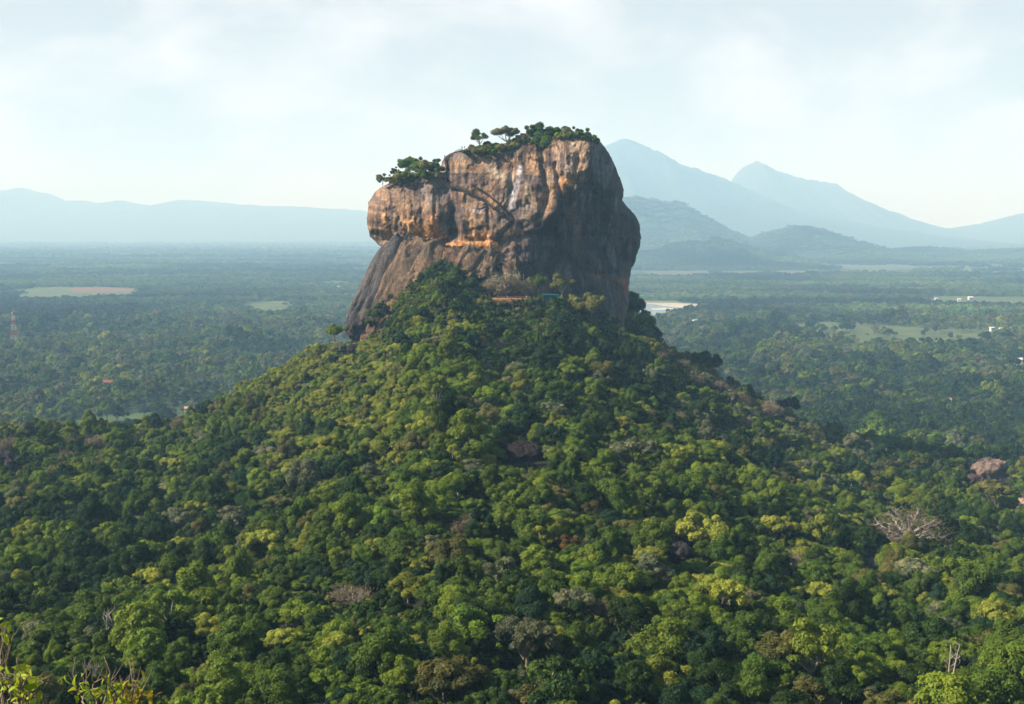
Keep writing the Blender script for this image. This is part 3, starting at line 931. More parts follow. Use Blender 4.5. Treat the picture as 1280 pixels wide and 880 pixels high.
def dome_mb(seed, r0=.085):
    """a broad dome of long pale limbs fanning out from a low fork"""
    rng = np.random.default_rng(seed)
    mb = MB(); tips = []
    limb(mb, (0, 0, -.4), (0, 0, .52), r0 * 1.3, r0, rng, 4, .03, 7)
    n = 17
    for k in range(n):
        an = 2.39996 * k
        el = math.asin(min(.98, -.10 + 1.05 * (k + .5) / n))
        d = np.array([math.cos(an) * math.cos(el), math.sin(an) * math.cos(el), math.sin(el) * .95])
        P = limb(mb, (0, 0, .42 + .06 * rng.random()), np.array([0, 0, .45]) + d * rng.uniform(.80, .95), r0 * .62, r0 * .16, rng, 8, .16, 5)
        for j in range(2, 8):
            for _ in range(2 if j > 3 else 1):
                q = d + rng.normal(0, .55, 3); q /= np.linalg.norm(q)
                e = P[j] + q * rng.uniform(.18, .34) * (1.15 - .06 * j)
                Q = limb(mb, P[j], e, r0 * .24, r0 * .07, rng, 4, .2, 4)
                tips.append(e)
                for _ in range(2):
                    q2 = q + rng.normal(0, .6, 3); q2 /= np.linalg.norm(q2)
                    e2 = Q[2] + q2 * rng.uniform(.10, .2)
                    limb(mb, Q[2], e2, r0 * .09, r0 * .04, rng, 3, .2, 3); tips.append(e2)
    return mb, np.array(tips)

def twig_cloud(tips, seed, per=16, size=.075, spread=.14):
    """fine dry twigs round the branch tips"""
    rng = np.random.default_rng(seed)
    C = np.repeat(tips, per, 0) + rng.normal(0, spread, (len(tips) * per, 3))
    V, F = leaf_quads(C, rng.normal(size=(len(C), 3)), size, rng, .16)
    t = rng.uniform(.65, 1.3, len(C))
    return V, F, np.repeat(np.stack([t, t, t], 1), 4, 0)

CROWN = []         # (kind, crown mesh, trunk mesh, joined mesh for the far wood)
for k, kind in enumerate(['round', 'round', 'round', 'round', 'wide', 'wide', 'wide', 'tall', 'tall', 'sparse', 'sparse']):
    V, F, C, lob, cz = crown_data(300 + k, kind)
    me = mesh_np('crown', V, F); set_leaf(me, C); me.materials.append(M_LEAF)
    tm = trunk_mb(300 + k, lob, cz, .07 if kind != 'sparse' else .06, 7 if kind != 'sparse' else 11)
    tme = tm.mesh('trunk', True); tme.materials.append(M_PALE if kind == 'sparse' else M_BARK)
    CROWN.append((kind, me, tme, cz))
TWIGGY = []
for k in range(3):
    mb, tips = bare_mb(500 + k, spread=.8, levels=4, n0=9, up=1.3, fork=.5)
    V, F, C = twig_cloud(tips, 520 + k, 12, .075, .12)
    me = mesh_np('crown', V, F); set_leaf(me, C); me.materials.append(M_TWIG)
    tme = mb.mesh('trunk', True); tme.materials.append(M_BARK)
    TWIGGY.append(('twiggy', me, tme, 1.2))

def palm_data(seed):
    rng = np.random.default_rng(seed)
    mb = MB()
    limb(mb, (0, 0, -.2), (rng.normal(0, .12), rng.normal(0, .12), 2.2), .06, .045, rng, 5, .05, 5)
    top = np.array([0, 0, 2.2])
    V, F = [], []
    for k in range(15):
        an = 2.4 * k; el = rng.uniform(-.2, 1.0)
        d = np.array([math.cos(an), math.sin(an), 0]); s = np.array([-d[1], d[0], 0])
        L_ = rng.uniform(.8, 1.05)
        pts = [top + d * L_ * t + np.array([0, 0, math.sin(el) * L_ * t - .85 * L_ * t * t]) for t in np.linspace(0, 1, 6)]
        for i in range(5):
            w0, w1 = .17 * math.sin(math.pi * (i + .4) / 6), .17 * math.sin(math.pi * (i + 1.3) / 6)
            n = len(V)
            V += [pts[i] - s * w0, pts[i] + s * w0, pts[i + 1] + s * w1, pts[i + 1] - s * w1]
            F.append([n, n + 1, n + 2, n + 3])
    return np.array(V), np.array(F), mb

# ------------------------------------------------------------------ woods too many to count: one object each
def gn_wood(name, protos, pos, rz, sc, vi, tint):
    pc = bpy.data.collections.new(name + '_shapes')
    for i, me_list in enumerate(protos):
        me = me_list
        o = bpy.data.objects.new('%s_shape_%s' % (name, chr(97 + i)), me)
        pc.objects.link(o)
    me = bpy.data.meshes.new(name)
    me.vertices.add(len(pos))
    me.vertices.foreach_set('co', np.asarray(pos, np.float32).ravel())
    for an, ty, data in (('rz', 'FLOAT_VECTOR', np.stack([np.zeros(len(pos)), np.zeros(len(pos)), rz], 1)), ('sc', 'FLOAT_VECTOR', sc), ('vi', 'INT', vi), ('tint', 'FLOAT_COLOR', np.concatenate([tint, np.ones((len(pos), 1))], 1))):
        a = me.attributes.new(an, ty, 'POINT')
        if ty == 'INT': a.data.foreach_set('value', np.asarray(data, np.int32))
        elif ty == 'FLOAT_VECTOR': a.data.foreach_set('vector', np.asarray(data, np.float32).ravel())
        else: a.data.foreach_set('color', np.asarray(data, np.float32).ravel())
    me.update()
    g = bpy.data.node_groups.new(name, 'GeometryNodeTree')
    g.interface.new_socket('Geometry', in_out='INPUT', socket_type='NodeSocketGeometry')
    g.interface.new_socket('Geometry', in_out='OUTPUT', socket_type='NodeSocketGeometry')
    N = g.nodes.new
    gi, go = N('NodeGroupInput'), N('NodeGroupOutput')
    mtp = N('GeometryNodeMeshToPoints')
    ci = N('GeometryNodeCollectionInfo')
    ci.inputs['Collection'].default_value = pc
    ci.inputs['Separate Children'].default_value = True
    ci.inputs['Reset Children'].default_value = True
    iop = N('GeometryNodeInstanceOnPoints')
    iop.inputs['Pick Instance'].default_value = True
    def attr(nm, ty):
        q = N('GeometryNodeInputNamedAttribute'); q.data_type = ty; q.inputs['Name'].default_value = nm
        return [s for s in q.outputs if s.enabled and s.name == 'Attribute'][0]
    lk = g.links.new
    lk(gi.outputs[0], mtp.inputs[0]); lk(mtp.outputs[0], iop.inputs['Points'])
    lk(ci.outputs[0], iop.inputs['Instance'])
    lk(attr('vi', 'INT'), iop.inputs['Instance Index'])
    lk(attr('rz', 'FLOAT_VECTOR'), iop.inputs['Rotation'])
    lk(attr('sc', 'FLOAT_VECTOR'), iop.inputs['Scale'])
    lk(iop.outputs[0], go.inputs[0])
    o = obj(name, me)
    m = o.modifiers.new('wood', 'NODES')
    m.node_group = g
    return tag(o, kind='stuff')

def joined(name, V, F, C, mb, bark):
    """crown and trunk as one mesh with two materials"""
    tv, tf = np.array(mb.v), mb.f
    n = len(V)
    me = bpy.data.meshes.new(name)
    me.from_pydata(V.tolist() + tv.tolist(), [], F.tolist() + [[i + n for i in f] for f in tf])
    me.materials.append(M_LEAF if bark is not None else M_TWIG); me.materials.append(bark or M_BARK)
    mi = np.zeros(len(F) + len(tf), np.int32); mi[len(F):] = 1
    me.polygons.foreach_set('material_index', mi)
    set_leaf(me, np.concatenate([C, np.ones((len(tv), 3))]))
    me.update()
    return me

WOOD = []
for k, kind in enumerate(['round', 'round', 'round', 'round', 'wide', 'wide', 'wide', 'tall', 'tall', 'sparse', 'sparse']):
    V, F, C, lob, cz = crown_data(300 + k, kind)
    WOOD.append(joined('tree', V, F, C, trunk_mb(300 + k, lob, cz, .07, 6 if kind != 'sparse' else 11), M_PALE if kind == 'sparse' else M_BARK))
for k in range(3):
    mb, tips = bare_mb(500 + k, spread=.8, levels=4, n0=9, up=1.3, fork=.5)
    V, F, C = twig_cloud(tips, 520 + k, 12, .075, .12)
    WOOD.append(joined('tree', V, F, C, mb, None))
KIND_OF = ['round'] * 4 + ['wide'] * 3 + ['tall'] * 2 + ['sparse'] * 2 + ['twiggy'] * 3

# colours of the species (base colour of the leaves) and the words for them
TINTS = [('dark green', (0.026, 0.052, 0.010)), ('deep blue-green', (0.020, 0.048, 0.018)), ('mid green', (0.062, 0.106, 0.014)),
         ('bright green', (0.118, 0.172, 0.018)), ('yellow-green', (0.200, 0.225, 0.030)), ('olive', (0.120, 0.122, 0.032)),
         ('grey-green', (0.125, 0.140, 0.068)), ('brown dry', (0.170, 0.140, 0.082)), ('rusty', (0.130, 0.085, 0.026))]
TINT_V = np.array([t[1] for t in TINTS])

def pick_species(px, py, rng, x, y):
    """species mix changes over the hill: dry left shoulder, its sunlight put into lighter kinds, dry right ridge, lush foot"""
    n = 1.5 * fbm(x / 34.0, y / 44.0, 0, 91, 3)
    n2 = 1.5 * fbm(x / 20.0, y / 26.0, 0, 92, 2)
    w = np.array([1.8, 0.5, 3.2, 2.4, 0.42, 0.8, 0.6, 0.12, 0.006])
    w[4] *= 1 + 20.0 * math.exp(-((px - 410) / 80) ** 2 - ((py - 465) / 70) ** 2) + 2.2 * math.exp(-((px - 520) / 50) ** 2 - ((py - 400) / 50) ** 2)
    w[5] *= 1 + 2.5 * math.exp(-((px - 400) / 90) ** 2 - ((py - 460) / 70) ** 2)
    w[3] *= 1 + 2.2 * math.exp(-((px - 440) / 150) ** 2 - ((py - 520) / 90) ** 2)
    w[7] *= 1 + 16 * math.exp(-((px - 900) / 90) ** 2 - ((py - 500) / 40) ** 2) + 8 * math.exp(-((px - 110) / 70) ** 2 - ((py - 560) / 18) ** 2)
    w[6] *= 1 + 3.0 * math.exp(-((px - 940) / 140) ** 2 - ((py - 530) / 60) ** 2)
    w[8] *= 1 + 9 * math.exp(-((px - 150) / 140) ** 2 - ((py - 790) / 50) ** 2)
    w[4] *= 1 + 1.6 * math.exp(-((px - 930) / 90) ** 2 - ((py - 660) / 50) ** 2)
    lf = math.exp(-((px - 430) / 115) ** 2 - ((py - 455) / 85) ** 2)
    w[0] *= 1 - .75 * lf; w[1] *= 1 - .8 * lf; w[3] *= 1 + 2.5 * lf; w[4] *= 1 + 8 * lf  # sun on the left flank painted in as lighter leaf colours
    w[0] *= 1 + 2.0 * math.exp(-((px - 770) / 90) ** 2 - ((py - 450) / 60) ** 2)  # shade under the rock's right side painted in as darker leaves
    rb = math.exp(-((py - (415 + (px - 790) * .52)) / 26) ** 2) * (780 < px < 1120)
    w[7] *= 1 + 9 * rb; w[5] *= 1 + 4 * rb; w[6] *= 1 + 4 * rb; w[0] *= 1 - .5 * rb
    ft = math.exp(-((px - 540) / 50) ** 2 - ((py - 385) / 40) ** 2)
    w[3] *= 1 + 4 * ft; w[4] *= 1 + 7 * ft; w[0] *= 1 - .7 * ft; w[1] *= 1 - .8 * ft
    w[0] *= math.exp(1.8 * n) * (1.25 if py > 620 and px < 420 else 1); w[1] *= math.exp(1.6 * n + .8 * n2)
    w[3] *= math.exp(-1.8 * n); w[4] *= math.exp(-2.0 * n2 - .8 * n); w[2] *= math.exp(-.5 * n)
    if py > 640: w[7] *= .35; w[5] *= .6; w[6] *= .6
    w /= w.sum()
    k = int(np.searchsorted(np.cumsum(w), rng.random()))
    k = min(k, 8)
    if k == 7: v = int(rng.integers(11, 14))
    elif k in (6, 4) and rng.random() < .5: v = int(rng.choice([4, 5, 6, 9, 10]))
    elif k == 8: v = int(rng.choice([9, 10, 0]))
    else: v = int(rng.choice(11, p=[.12, .12, .12, .12, .1, .1, .09, .07, .06, .05, .05]))
    return k, v

# places kept free of ordinary trees: (pixel, pixel, half width, half height)
FREE = [(655, 575, 28, 14), (848, 695, 16, 20), (1234, 588, 26, 20), (6, 584, 24, 9), (1091, 704, 9, 10), (635, 372, 30, 5), (686, 368, 12, 7), (1279, 629, 10, 8)]
SPECIAL = []       # (pixel, pixel, radius, distance, size) of the trees one can tell apart, filled from the lists below
def plant(name, shape, loc, R, tint, rz, label, cat='tree', group=None, hs=1.0):
    o = empty(name, loc, rz, (R, R, R * hs))
    tag(o, label, cat, group)
    c = bpy.data.objects.new('crown', shape[1]); c['tint'] = [float(v) for v in tint] + [1.0]
    COL.objects.link(c); c.parent = o
    if shape[2] is not None:
        t = bpy.data.objects.new('trunk', shape[2]); COL.objects.link(t); t.parent = o
    return o

BUSHY = []
for k in range(4):
    V, F, C, lob, cz = crown_data(760 + k, 'small', 1.1, .06)
    V = V - np.array([0, 0, .62])
    me = mesh_np('crown', V, F); set_leaf(me, C); me.materials.append(M_LEAF)
    mb = trunk_mb(760 + k, [(c - np.array([0, 0, .62]), lr, t) for c, lr, t in lob], cz, .05, 8)
    tme = mb.mesh('trunk', True); tme.materials.append(M_BARK)
    BUSHY.append(('bushy', me, tme, .48))
SHAPES = CROWN + TWIGGY + BUSHY
SHAPE_WORD = {'round': 'round', 'wide': 'flat-topped', 'tall': 'tall', 'sparse': 'thin-leaved', 'twiggy': 'twiggy', 'bushy': 'bushy'}
def tint(n, f=1.0):
    return TINT_V[[t[0] for t in TINTS].index(n)] * f

def tree_px(px, py, rpx, shape, tn, label, d=None, name='tree', group=None, rz=0.0, hs=1.0, cat='tree'):
    """crown centre and crown radius in photograph pixels; stands on the ground (or at distance d)"""
    cz = SHAPES[shape][3] * hs
    if d is None:
        p = hill_hit(px, py, 1.3 * 4.0)
        for _ in range(3):
            R = rpx * p[1] / FPX
            p = hill_hit(px, py, cz * R)
    else:
        p = at(px, py, d)
    R = rpx * p[1] / FPX
    z = p[2] - cz * R
    SPECIAL.append((px, py, rpx, p[1], R))
    return plant(name, SHAPES[shape], (p[0], p[1], z), R, tn, rz, label, cat, group, hs)

# trees one can tell apart on the slope
G1 = 'trees that stand out on the hill'
tree_px(880, 662, 32, 0, tint('yellow-green', 1.25), 'bright lime-green round tree beside the dark upright boulder', group=G1, rz=1.0)
tree_px(968, 658, 26, 5, tint('yellow-green', .95), 'domed lime-green tree between bright lime tree and large bare tree', group=G1)
tree_px(720, 566, 22, 1, tint('bright green', 1.1), 'bright green leafy tree behind the big dark boulder', group=G1)
tree_px(795, 560, 30, 4, tint('grey-green', 1.0), 'broad grey-green tree right of the bright tree by the big dark boulder', group=G1, rz=2)
tree_px(555, 848, 50, 5, tint('olive', .62), 'wide olive treetop at the bottom middle of the forest', group=G1, rz=0.6, hs=.9)
tree_px(655, 795, 42, 6, tint('grey-green', .62), 'wide grey-green tree uphill of the wide olive treetop', group=G1, rz=2.2)
tree_px(835, 845, 36, 9, tint('yellow-green', .9), 'pale branchy treetop with thin layered leaves at the bottom', group=G1, rz=1.4)
tree_px(950, 850, 40, 1, tint('mid green', 1.15), 'large bright broadleaf treetop right of the pale branchy treetop', group=G1, rz=2.0)
tree_px(1148, 712, 30, 4, tint('grey-green', 1.35), 'pale sage-green tree at the foot of the large bare tree', group=G1, rz=.4)
tree_px(205, 851, 17, 0, np.array([.17, .085, .02]), 'small orange-leaved shrub tree low in the left forest', group=G1)
tree_px(352, 868, 40, 2, tint('mid green', 1.0), 'mid green rounded treetop at the bottom between orange shrub and olive treetop', group=G1)
tree_px(510, 735, 26, 3, tint('yellow-green', .8), 'yellowish tree just uphill of the fallen grey thicket', group=G1)
tree_px(1245, 612, 26, 4, tint('olive', 1.1), 'golden olive tree in front of the reddish flat-topped boulder', group=G1, rz=.7)
tree_px(930, 690, 22, 7, tint('dark green', .9), 'very dark tree between the bright lime tree and pale forked tree', group=G1)
tree_px(790, 770, 32, 2, tint('dark green', .8), 'dark domed tree uphill of the pale branchy treetop', group=G1)
tree_px(225, 795, 26, 7, tint('dark green', .7), 'tall blackish-green tree beside the dead white trunks', group=G1)
tree_px(1200, 665, 26, 0, tint('dark green', .6), 'tree with shadow painted into its leaves beside the large bare tree', group=G1, rz=1.3)  # leaf tint darkened for the bare tree's cast shadow

# foot of the rock
G2 = 'trees at the foot of the great rock'
DRYB = np.array([.19, .165, .105])
for a in ((612, 357, 17, 11, 1.35, 'brown leafless tree on the sandy terrace, left of the three', 0.0), (633, 349, 26, 12, 1.4, 'brown leafless tree on the sandy terrace, middle of the three', 1.0),
          (656, 357, 16, 13, 1.3, 'small brown leafless tree on the terrace beside the leafy green one', 2.0)):
    tree_px(a[0], a[1], a[2], a[3], DRYB * a[4], a[5], d=662, group=G2, rz=a[6])
for a in ((703, 354, 17, 9, tint('olive', 1.25), 'olive tree with spreading limbs shading the blue-green hut', 660, 1.0),
          (738, 380, 21, 0, tint('olive', 1.3), 'round olive-green tree against the dark right face of the rock', 655, .4),
          (762, 400, 17, 9, tint('grey-green', .8), 'half-bare crooked tree under the dark right face', 668, 2.0),
          (673, 352, 13, 0, tint('mid green', 1.1), 'small green tree between brown terrace trees and olive hut tree', 664, .2),
          (556, 333, 13, 0, tint('dark green', 1.2), 'dark green tree highest in the cleft under the orange ledge', 672, 1.0),
          (572, 345, 14, 1, tint('mid green', .9), 'green bush tree right below the highest dark cleft tree', 668, 2.0),
          (541, 348, 13, 2, tint('deep blue-green', 1.3), 'blue-green tree left below the highest dark cleft tree', 666, .5),
          (590, 358, 14, 3, tint('dark green', 1.2), 'dark green tree under the boulders left of the brown trees', 662, 1.2),
          (530, 372, 17, 1, tint('bright green', 1.15), 'bright green tree against the brown lower slab', 660, 2.4),
          (508, 384, 13, 0, tint('mid green', 1.0), 'green tree half covering the leaning slabs', 660, 0.8),
          (548, 395, 20, 3, tint('yellow-green', .95), 'yellow-green leafy tree on the spur below the cleft', 645, 1.8),
          (592, 383, 20, 6, tint('olive', 1.2), 'greyish olive tree left of the sandy terrace', 642, 2.6),
          (672, 405, 23, 2, tint('dark green', .8), 'large blackish-green tree straight below the terrace hut', 632, 1.1),
          (720, 412, 20, 9, tint('yellow-green', .85), 'yellowish thin tree below the round olive tree', 640, .1),
          (643, 395, 15, 10, tint('grey-green', 1.0), 'thin grey-green tree just below the sandy terrace', 640, .9),
          (812, 436, 17, 1, tint('yellow-green', .8), 'yellow-green round tree at the right foot of the rock', 690, .9),
          (790, 425, 14, 0, tint('bright green', 1.0), 'bright green tree just under the right corner of the rock', 690, 1.9),
          (418, 414, 15, 15, tint('bright green', 1.1), 'bright green tree at the tip of the leaning grey slab', 668, 1.9),
          (470, 392, 12, 14, tint('mid green', .9), 'small tree growing in the crack of the grey slab', 656, 1.9),
          (478, 383, 9, 14, tint('dark green', 1.2), 'dark bush in the crevice of the leaning slabs, upper one', 664, .9),
          (464, 402, 10, 15, tint('mid green', .9), 'green bush in the crevice of the leaning slabs, lower one', 660, .9),
          (484, 418, 13, 0, tint('olive', 1.1), 'olive tree at the bottom of the grey slab crack', 650, 2.9),
          (436, 436, 18, 6, tint('grey-green', 1.15), 'pale grey-green tree downhill of the bright slab-tip tree', 665, 2.9)):
    tree_px(a[0], a[1], a[2], a[3], a[4], a[5], d=a[6], group=G2, rz=a[7])

for a in ((611, 376, 7, 14, tint('mid green', .9), 'low green bush at the left end of the terrace wall', 646, .1), (627, 380, 8, 15, tint('olive', .9), 'low olive bush in front of the terrace wall, left one', 643, 1.1),
          (641, 379, 7, 16, tint('brown dry', .8), 'low brown scrub in front of the middle of the terrace wall', 643, 2.1), (653, 379, 8, 17, tint('dark green', 1.0), 'low dark bush in front of the terrace wall, right one', 643, .6),
          (665, 377, 8, 14, tint('mid green', .9), 'low green bush between terrace wall and hut', 644, 1.7), (697, 379, 8, 16, tint('dark green', 1.0), 'dark bush hiding the right foot of the hut', 642, .9)):
    tree_px(a[0], a[1], a[2], a[3], a[4], a[5], d=a[6], group='bushes along the terrace wall', rz=a[7], name='terrace_bush', cat='bush')

# dry brown crowns on the right crest
G3 = 'dry brown trees on the right crest'
for a in ((820, 443, 23, 11, 'largest dry pinkish-brown tree, highest on the right crest', 690), (829, 488, 18, 12, 'dry tan tree downhill of the largest dry crest tree', 650),
          (864, 473, 20, 13, 'dry golden-brown tree right of the largest dry crest tree', 690), (853, 455, 14, 12, 'small olive-brown dry tree just behind the golden-brown one', 700),
          (930, 528, 17, 11, 'grey-brown leafless tree halfway down the right crest', 640), (962, 508, 17, 13, 'pinkish dry tree low on the right crest skyline', 690),
          (898, 480, 12, 12, 'small pale dry tree on the right crest skyline', 700), (905, 528, 17, 13, 'tan dry tree left of the grey-brown leafless crest tree', 645)):
    tree_px(a[0], a[1], a[2], a[3], DRYB * (1.25 if a[3] != 12 else 1.0) * np.array([1.05, .98, .92]), a[4], d=a[5], group=G3, rz=a[0] * .7)
G4 = 'dry trees on the left skyline of the hill'
for a in ((118, 553, 22, 11, 'wide dry brown tree on the left skyline below the green field', 615), (170, 552, 18, 13, 'dry tan tree right of the wide dry skyline tree', 635),
          (10, 552, 18, 12, 'dry brown tree on the skyline at the left edge', 605), (222, 528, 13, 11, 'small grey dry tree at the right end of the green field', 645)):
    tree_px(a[0], a[1], a[2], a[3], DRYB * np.array([1.05, .98, .92]), a[4], d=a[5], group=G4, rz=a[0] * .3)

# bare and dead trees of the slope
def bare_tree(px, py, rpx, seed, label, d=None, up=.55, n0=7, levels=5, r0=.055, twig=None, name='bare_tree', fork=.5, spread=1.0, pale=True, hs=1.0, cz=1.0, dome=False):
    mb, tips = (dome_mb(seed) if dome else bare_mb(seed, spread=spread, levels=levels, n0=n0, up=up, r0=r0, fork=fork))
    p = hill_hit(px, py, cz * 4) if d is None else at(px, py, d)
    for _ in range(3):
        R = rpx * p[1] / FPX
        if d is None: p = hill_hit(px, py, cz * R * hs)
    p = p - np.array([0, 0, cz * R * (hs - 1)])
    SPECIAL.append((px, py, rpx, p[1], R))
    o = empty(name, (p[0], p[1], p[2] - cz * R), seed * .7, (R, R, R * hs))
    tag(o, label, 'tree', 'bare and dead trees on the hill')
    mb.build('trunk', M_PALE if pale else M_BARK, o, smooth=True)
    if twig is not None:
        V, F, C = twig_cloud(tips, seed, twig[0], .06, twig[2] if len(twig) > 2 else .09)
        me = mesh_np('twigs', V, F); set_leaf(me, C); me.materials.append(M_TWIG)
        t = obj('crown', me, None, o); t['tint'] = list(twig[1]) + [1.0]
    return o
bare_tree(1136, 657, 44, 901, 'large leafless tree with pale radiating limbs, dark wood below it', up=1.0, n0=10, levels=4, r0=.10, twig=(6, (.125, .10, .062), .11), fork=.30, cz=.85, spread=.85, hs=.88, dome=True)
bare_tree(440, 748, 36, 902, 'fallen grey-brown thicket of bare stems on the lower slope', up=.8, n0=14, levels=4, r0=.028, twig=(5, (.17, .135, .075)), name='bare_thicket', fork=.15, cz=.45, hs=.8)
bare_tree(992, 706, 22, 903, 'slim pale forked tree with a small thin crown', up=1.6, n0=4, levels=4, r0=.06, twig=(8, (.19, .18, .075)), fork=.35, spread=.55, cz=.6, hs=1.35)
def pole_tree(px, py, hpx, seed, label, n=2, sp=.10):
    """dead standing trunks with broken arms; height in pixels"""
    rg = np.random.default_rng(seed)
    p = hill_hit(px, py + hpx / 2, 2.0)
    h = hpx * p[1] / FPX
    SPECIAL.append((px, py, hpx * .35, p[1], h * .25))
    o = empty('dead_tree', (p[0], p[1], p[2]), 0, h)
    tag(o, label, 'tree', 'bare and dead trees on the hill')
    for k in range(n):
        mb = MB()
        x = (k - (n - 1) / 2) * sp
        q = limb(mb, (x, 0, -.15), (x + rg.normal(0, .06), rg.normal(0, .03), rg.uniform(.8, 1.0)), .024, .008, rg, 7, .08, 6)
        for _ in range(5):
            j = rg.integers(3, 7); s = rg.choice([-1, 1])
            e = q[j] + np.array([s * rg.uniform(.08, .20), rg.normal(0, .06), rg.uniform(.05, .22)])
            limb(mb, q[j], e, .013, .004, rg, 4, .25, 4)
            limb(mb, q[j] * .4 + e * .6, e + np.array([-s * .04, .02, .12]), .006, .003, rg, 3, .2, 3)
        mb.build('trunk', M_PALE, o, smooth=True)
    return o
pole_tree(137, 783, 54, 911, 'twin dead white trunks standing bare in dark green forest', 2, .13)
pole_tree(1187, 822, 58, 912, 'paired slender pale trunks in the lower right forest', 2, .11)
pole_tree(112, 842, 46, 913, 'slim grey dead stems above the leafy twigs', 3, .12)
pole_tree(1050, 868, 26, 914, 'short forked dead branch at the bottom of the forest', 2, .2)
pole_tree(1272, 768, 26, 915, 'small dead pale branches at the right edge', 2, .2)

rng = np.random.default_rng(7)
hill = []
for yy in np.arange(112, 860, 3.6):
    for xx in np.arange(-360, 420, 3.6):
        x, y = xx + rng.uniform(-1.6, 1.6), yy + rng.uniform(-1.6, 1.6)
        c = 640 + FPX * x / y
        if c < -140 or c > 1420: continue
        hill.append((x, y))
hill = np.array(hill)
cpx = 640 + FPX * hill[:, 0] / hill[:, 1]
hb = np.interp(cpx, CREST[:, 0], CREST[:, 2])
hz_ = ground(hill[:, 0], hill[:, 1])
onr = (cpx > 424) & (cpx < 800)
keep = (hz_ > 6) & ~(onr & (hill[:, 1] > np.interp(cpx, [424, 470, 500, 545, 600, 660, 720, 790, 800], [668, 668, 676, 680, 676, 672, 678, 690, 692])))
keep &= hill[:, 1] < hb + 110
hill, hz_, cpx = hill[keep], hz_[keep], cpx[keep]
T = []
for (x, y), z in zip(hill, hz_):
    R = min(5.2, max(1.3, 2.25 * math.exp(rng.normal(0, .36)))) * (1.0 if y < 300 else 1.08)
    k, v = pick_species(*project((x, y, z + 1.4 * R))[:2], rng, x, y)
    if y > 640: R *= .85
    q = project((x, y, z + 1.35 * R))
    rp = R / y * FPX
    if any(abs(q[0] - a) < w + .35 * rp and -.5 * rp - h < b - q[1] < h + 1.0 * rp for a, b, w, h in FREE):
        # smaller trees in front of a boulder or clearing, none upon it
        R *= .55
        q = project((x, y, z + 1.35 * R)); rp = R / y * FPX
        if any(abs(q[0] - a) < w + .3 * rp and abs(q[1] - b) < h + .4 * rp for a, b, w, h in FREE):
            continue
    hit = False
    for sx_, sy_, sr_, sd_, sR_ in SPECIAL:
        if abs(q[0] - sx_) > sr_ + rp or abs(y - sd_) > 120: continue
        if y <= sd_ + 2 and abs(q[0] - sx_) < .7 * sr_ + .5 * rp and sy_ - sr_ < q[1] - .75 * rp < sy_ + .45 * sr_:
            hit = True; break
        if abs(y - sd_) < .75 * (R + sR_) and abs(q[0] - sx_) < .6 * (sr_ + rp):
            hit = True; break
    if hit: continue
    T.append([x, y, z, R, k, v, q[0], q[1], rp])
T = np.array(T)
# which 300 show largest: paint crowns far to near on a small buffer and count what stays visible
S_ = 0.5
buf = np.full((int(880 * S_), int(1280 * S_)), -1, int)
yyg, xxg = np.mgrid[0:buf.shape[0], 0:buf.shape[1]]
for i in np.argsort(-T[:, 1]):
    px, py, rp = T[i, 6] * S_, T[i, 7] * S_, T[i, 8] * S_
    x0, x1, y0, y1 = int(px - rp), int(px + rp) + 1, int(py - rp), int(py + rp) + 1
    x0, y0 = max(x0, 0), max(y0, 0)
    if x1 <= 0 or y1 <= 0 or x0 >= buf.shape[1] or y0 >= buf.shape[0]: continue
    sub = buf[y0:y1, x0:x1]
    m = ((xxg[y0:y1, x0:x1] - px) ** 2 + ((yyg[y0:y1, x0:x1] - py) / .8) ** 2) < rp * rp
    sub[m] = i
vis = np.bincount(buf[buf >= 0], minlength=len(T))
order = np.argsort(-vis)
NSOLO = 292
solo = set(order[:NSOLO].tolist())
rest = np.array([i for i in range(len(T)) if i not in solo])
tr = T[rest]
r2 = np.random.default_rng(8)
jit = lambda n: r2.uniform(.8, 1.22, (n, 1)) * (1 + r2.normal(0, .03, (n, 3)))
gn_wood('hill_forest', WOOD, tr[:, :3], r2.uniform(0, 6.28, len(tr)), tr[:, 3:4] * np.stack([r2.uniform(.82, 1.25, len(tr)), r2.uniform(.82, 1.25, len(tr)), r2.uniform(.85, 1.25, len(tr))], 1),
        tr[:, 5].astype(int), TINT_V[tr[:, 4].astype(int)] * jit(len(tr)))

# low scrub that closes the gaps between the trunks
SHRUB = []
for k in range(3):
    V, F, C, lob, cz = crown_data(700 + k, 'small', .26, .09)
    V = V - np.array([0, 0, .75])
    me = mesh_np('shrub', V, F); set_leaf(me, C); me.materials.append(M_LEAF); SHRUB.append(me)
us = []
for yy in np.arange(100, 830, 5.0):
    for xx in np.arange(-360, 420, 5.0):
        x, y = xx + r2.uniform(-3, 3), yy + r2.uniform(-3, 3)
        c = 640 + FPX * x / y
        if -140 < c < 1420: us.append((x, y))
for _ in range(2600):
    y = r2.uniform(610, 712); c = r2.uniform(400, 850); us.append(((c - 640) / FPX * y, y))
us = np.array(us); uz = ground(us[:, 0], us[:, 1])
kk = (uz > 8)
uq = project(np.stack([us[:, 0], us[:, 1], uz], 1))
for a, b, w, h in FREE:
    kk &= ~((np.abs(uq[:, 0] - a) < w) & (np.abs(uq[:, 1] - b) < h))
us, uz = us[kk], uz[kk]
n = len(us)
gn_wood('undergrowth', SHRUB, np.stack([us[:, 0], us[:, 1], uz], 1), r2.uniform(0, 6.28, n), r2.uniform(1.2, 2.8, (n, 1)) * np.ones((n, 3)), r2.integers(0, 3, n),
        TINT_V[r2.choice([0, 2, 2, 5, 3], n)] * jit(n))

# the plain: woods of whole trees near, groves of small trees far
def clear_mask(x, y):
    m = np.zeros(len(x), bool)
    for P in CLEAR: m |= in_poly(x, y, P)
    return m & np.where(np.asarray(y) > 4300, fbm(x / 130., y / 160., 0, 304, 3) < .02, fbm(x / 45., y / 45., 0, 303, 3) < .38)

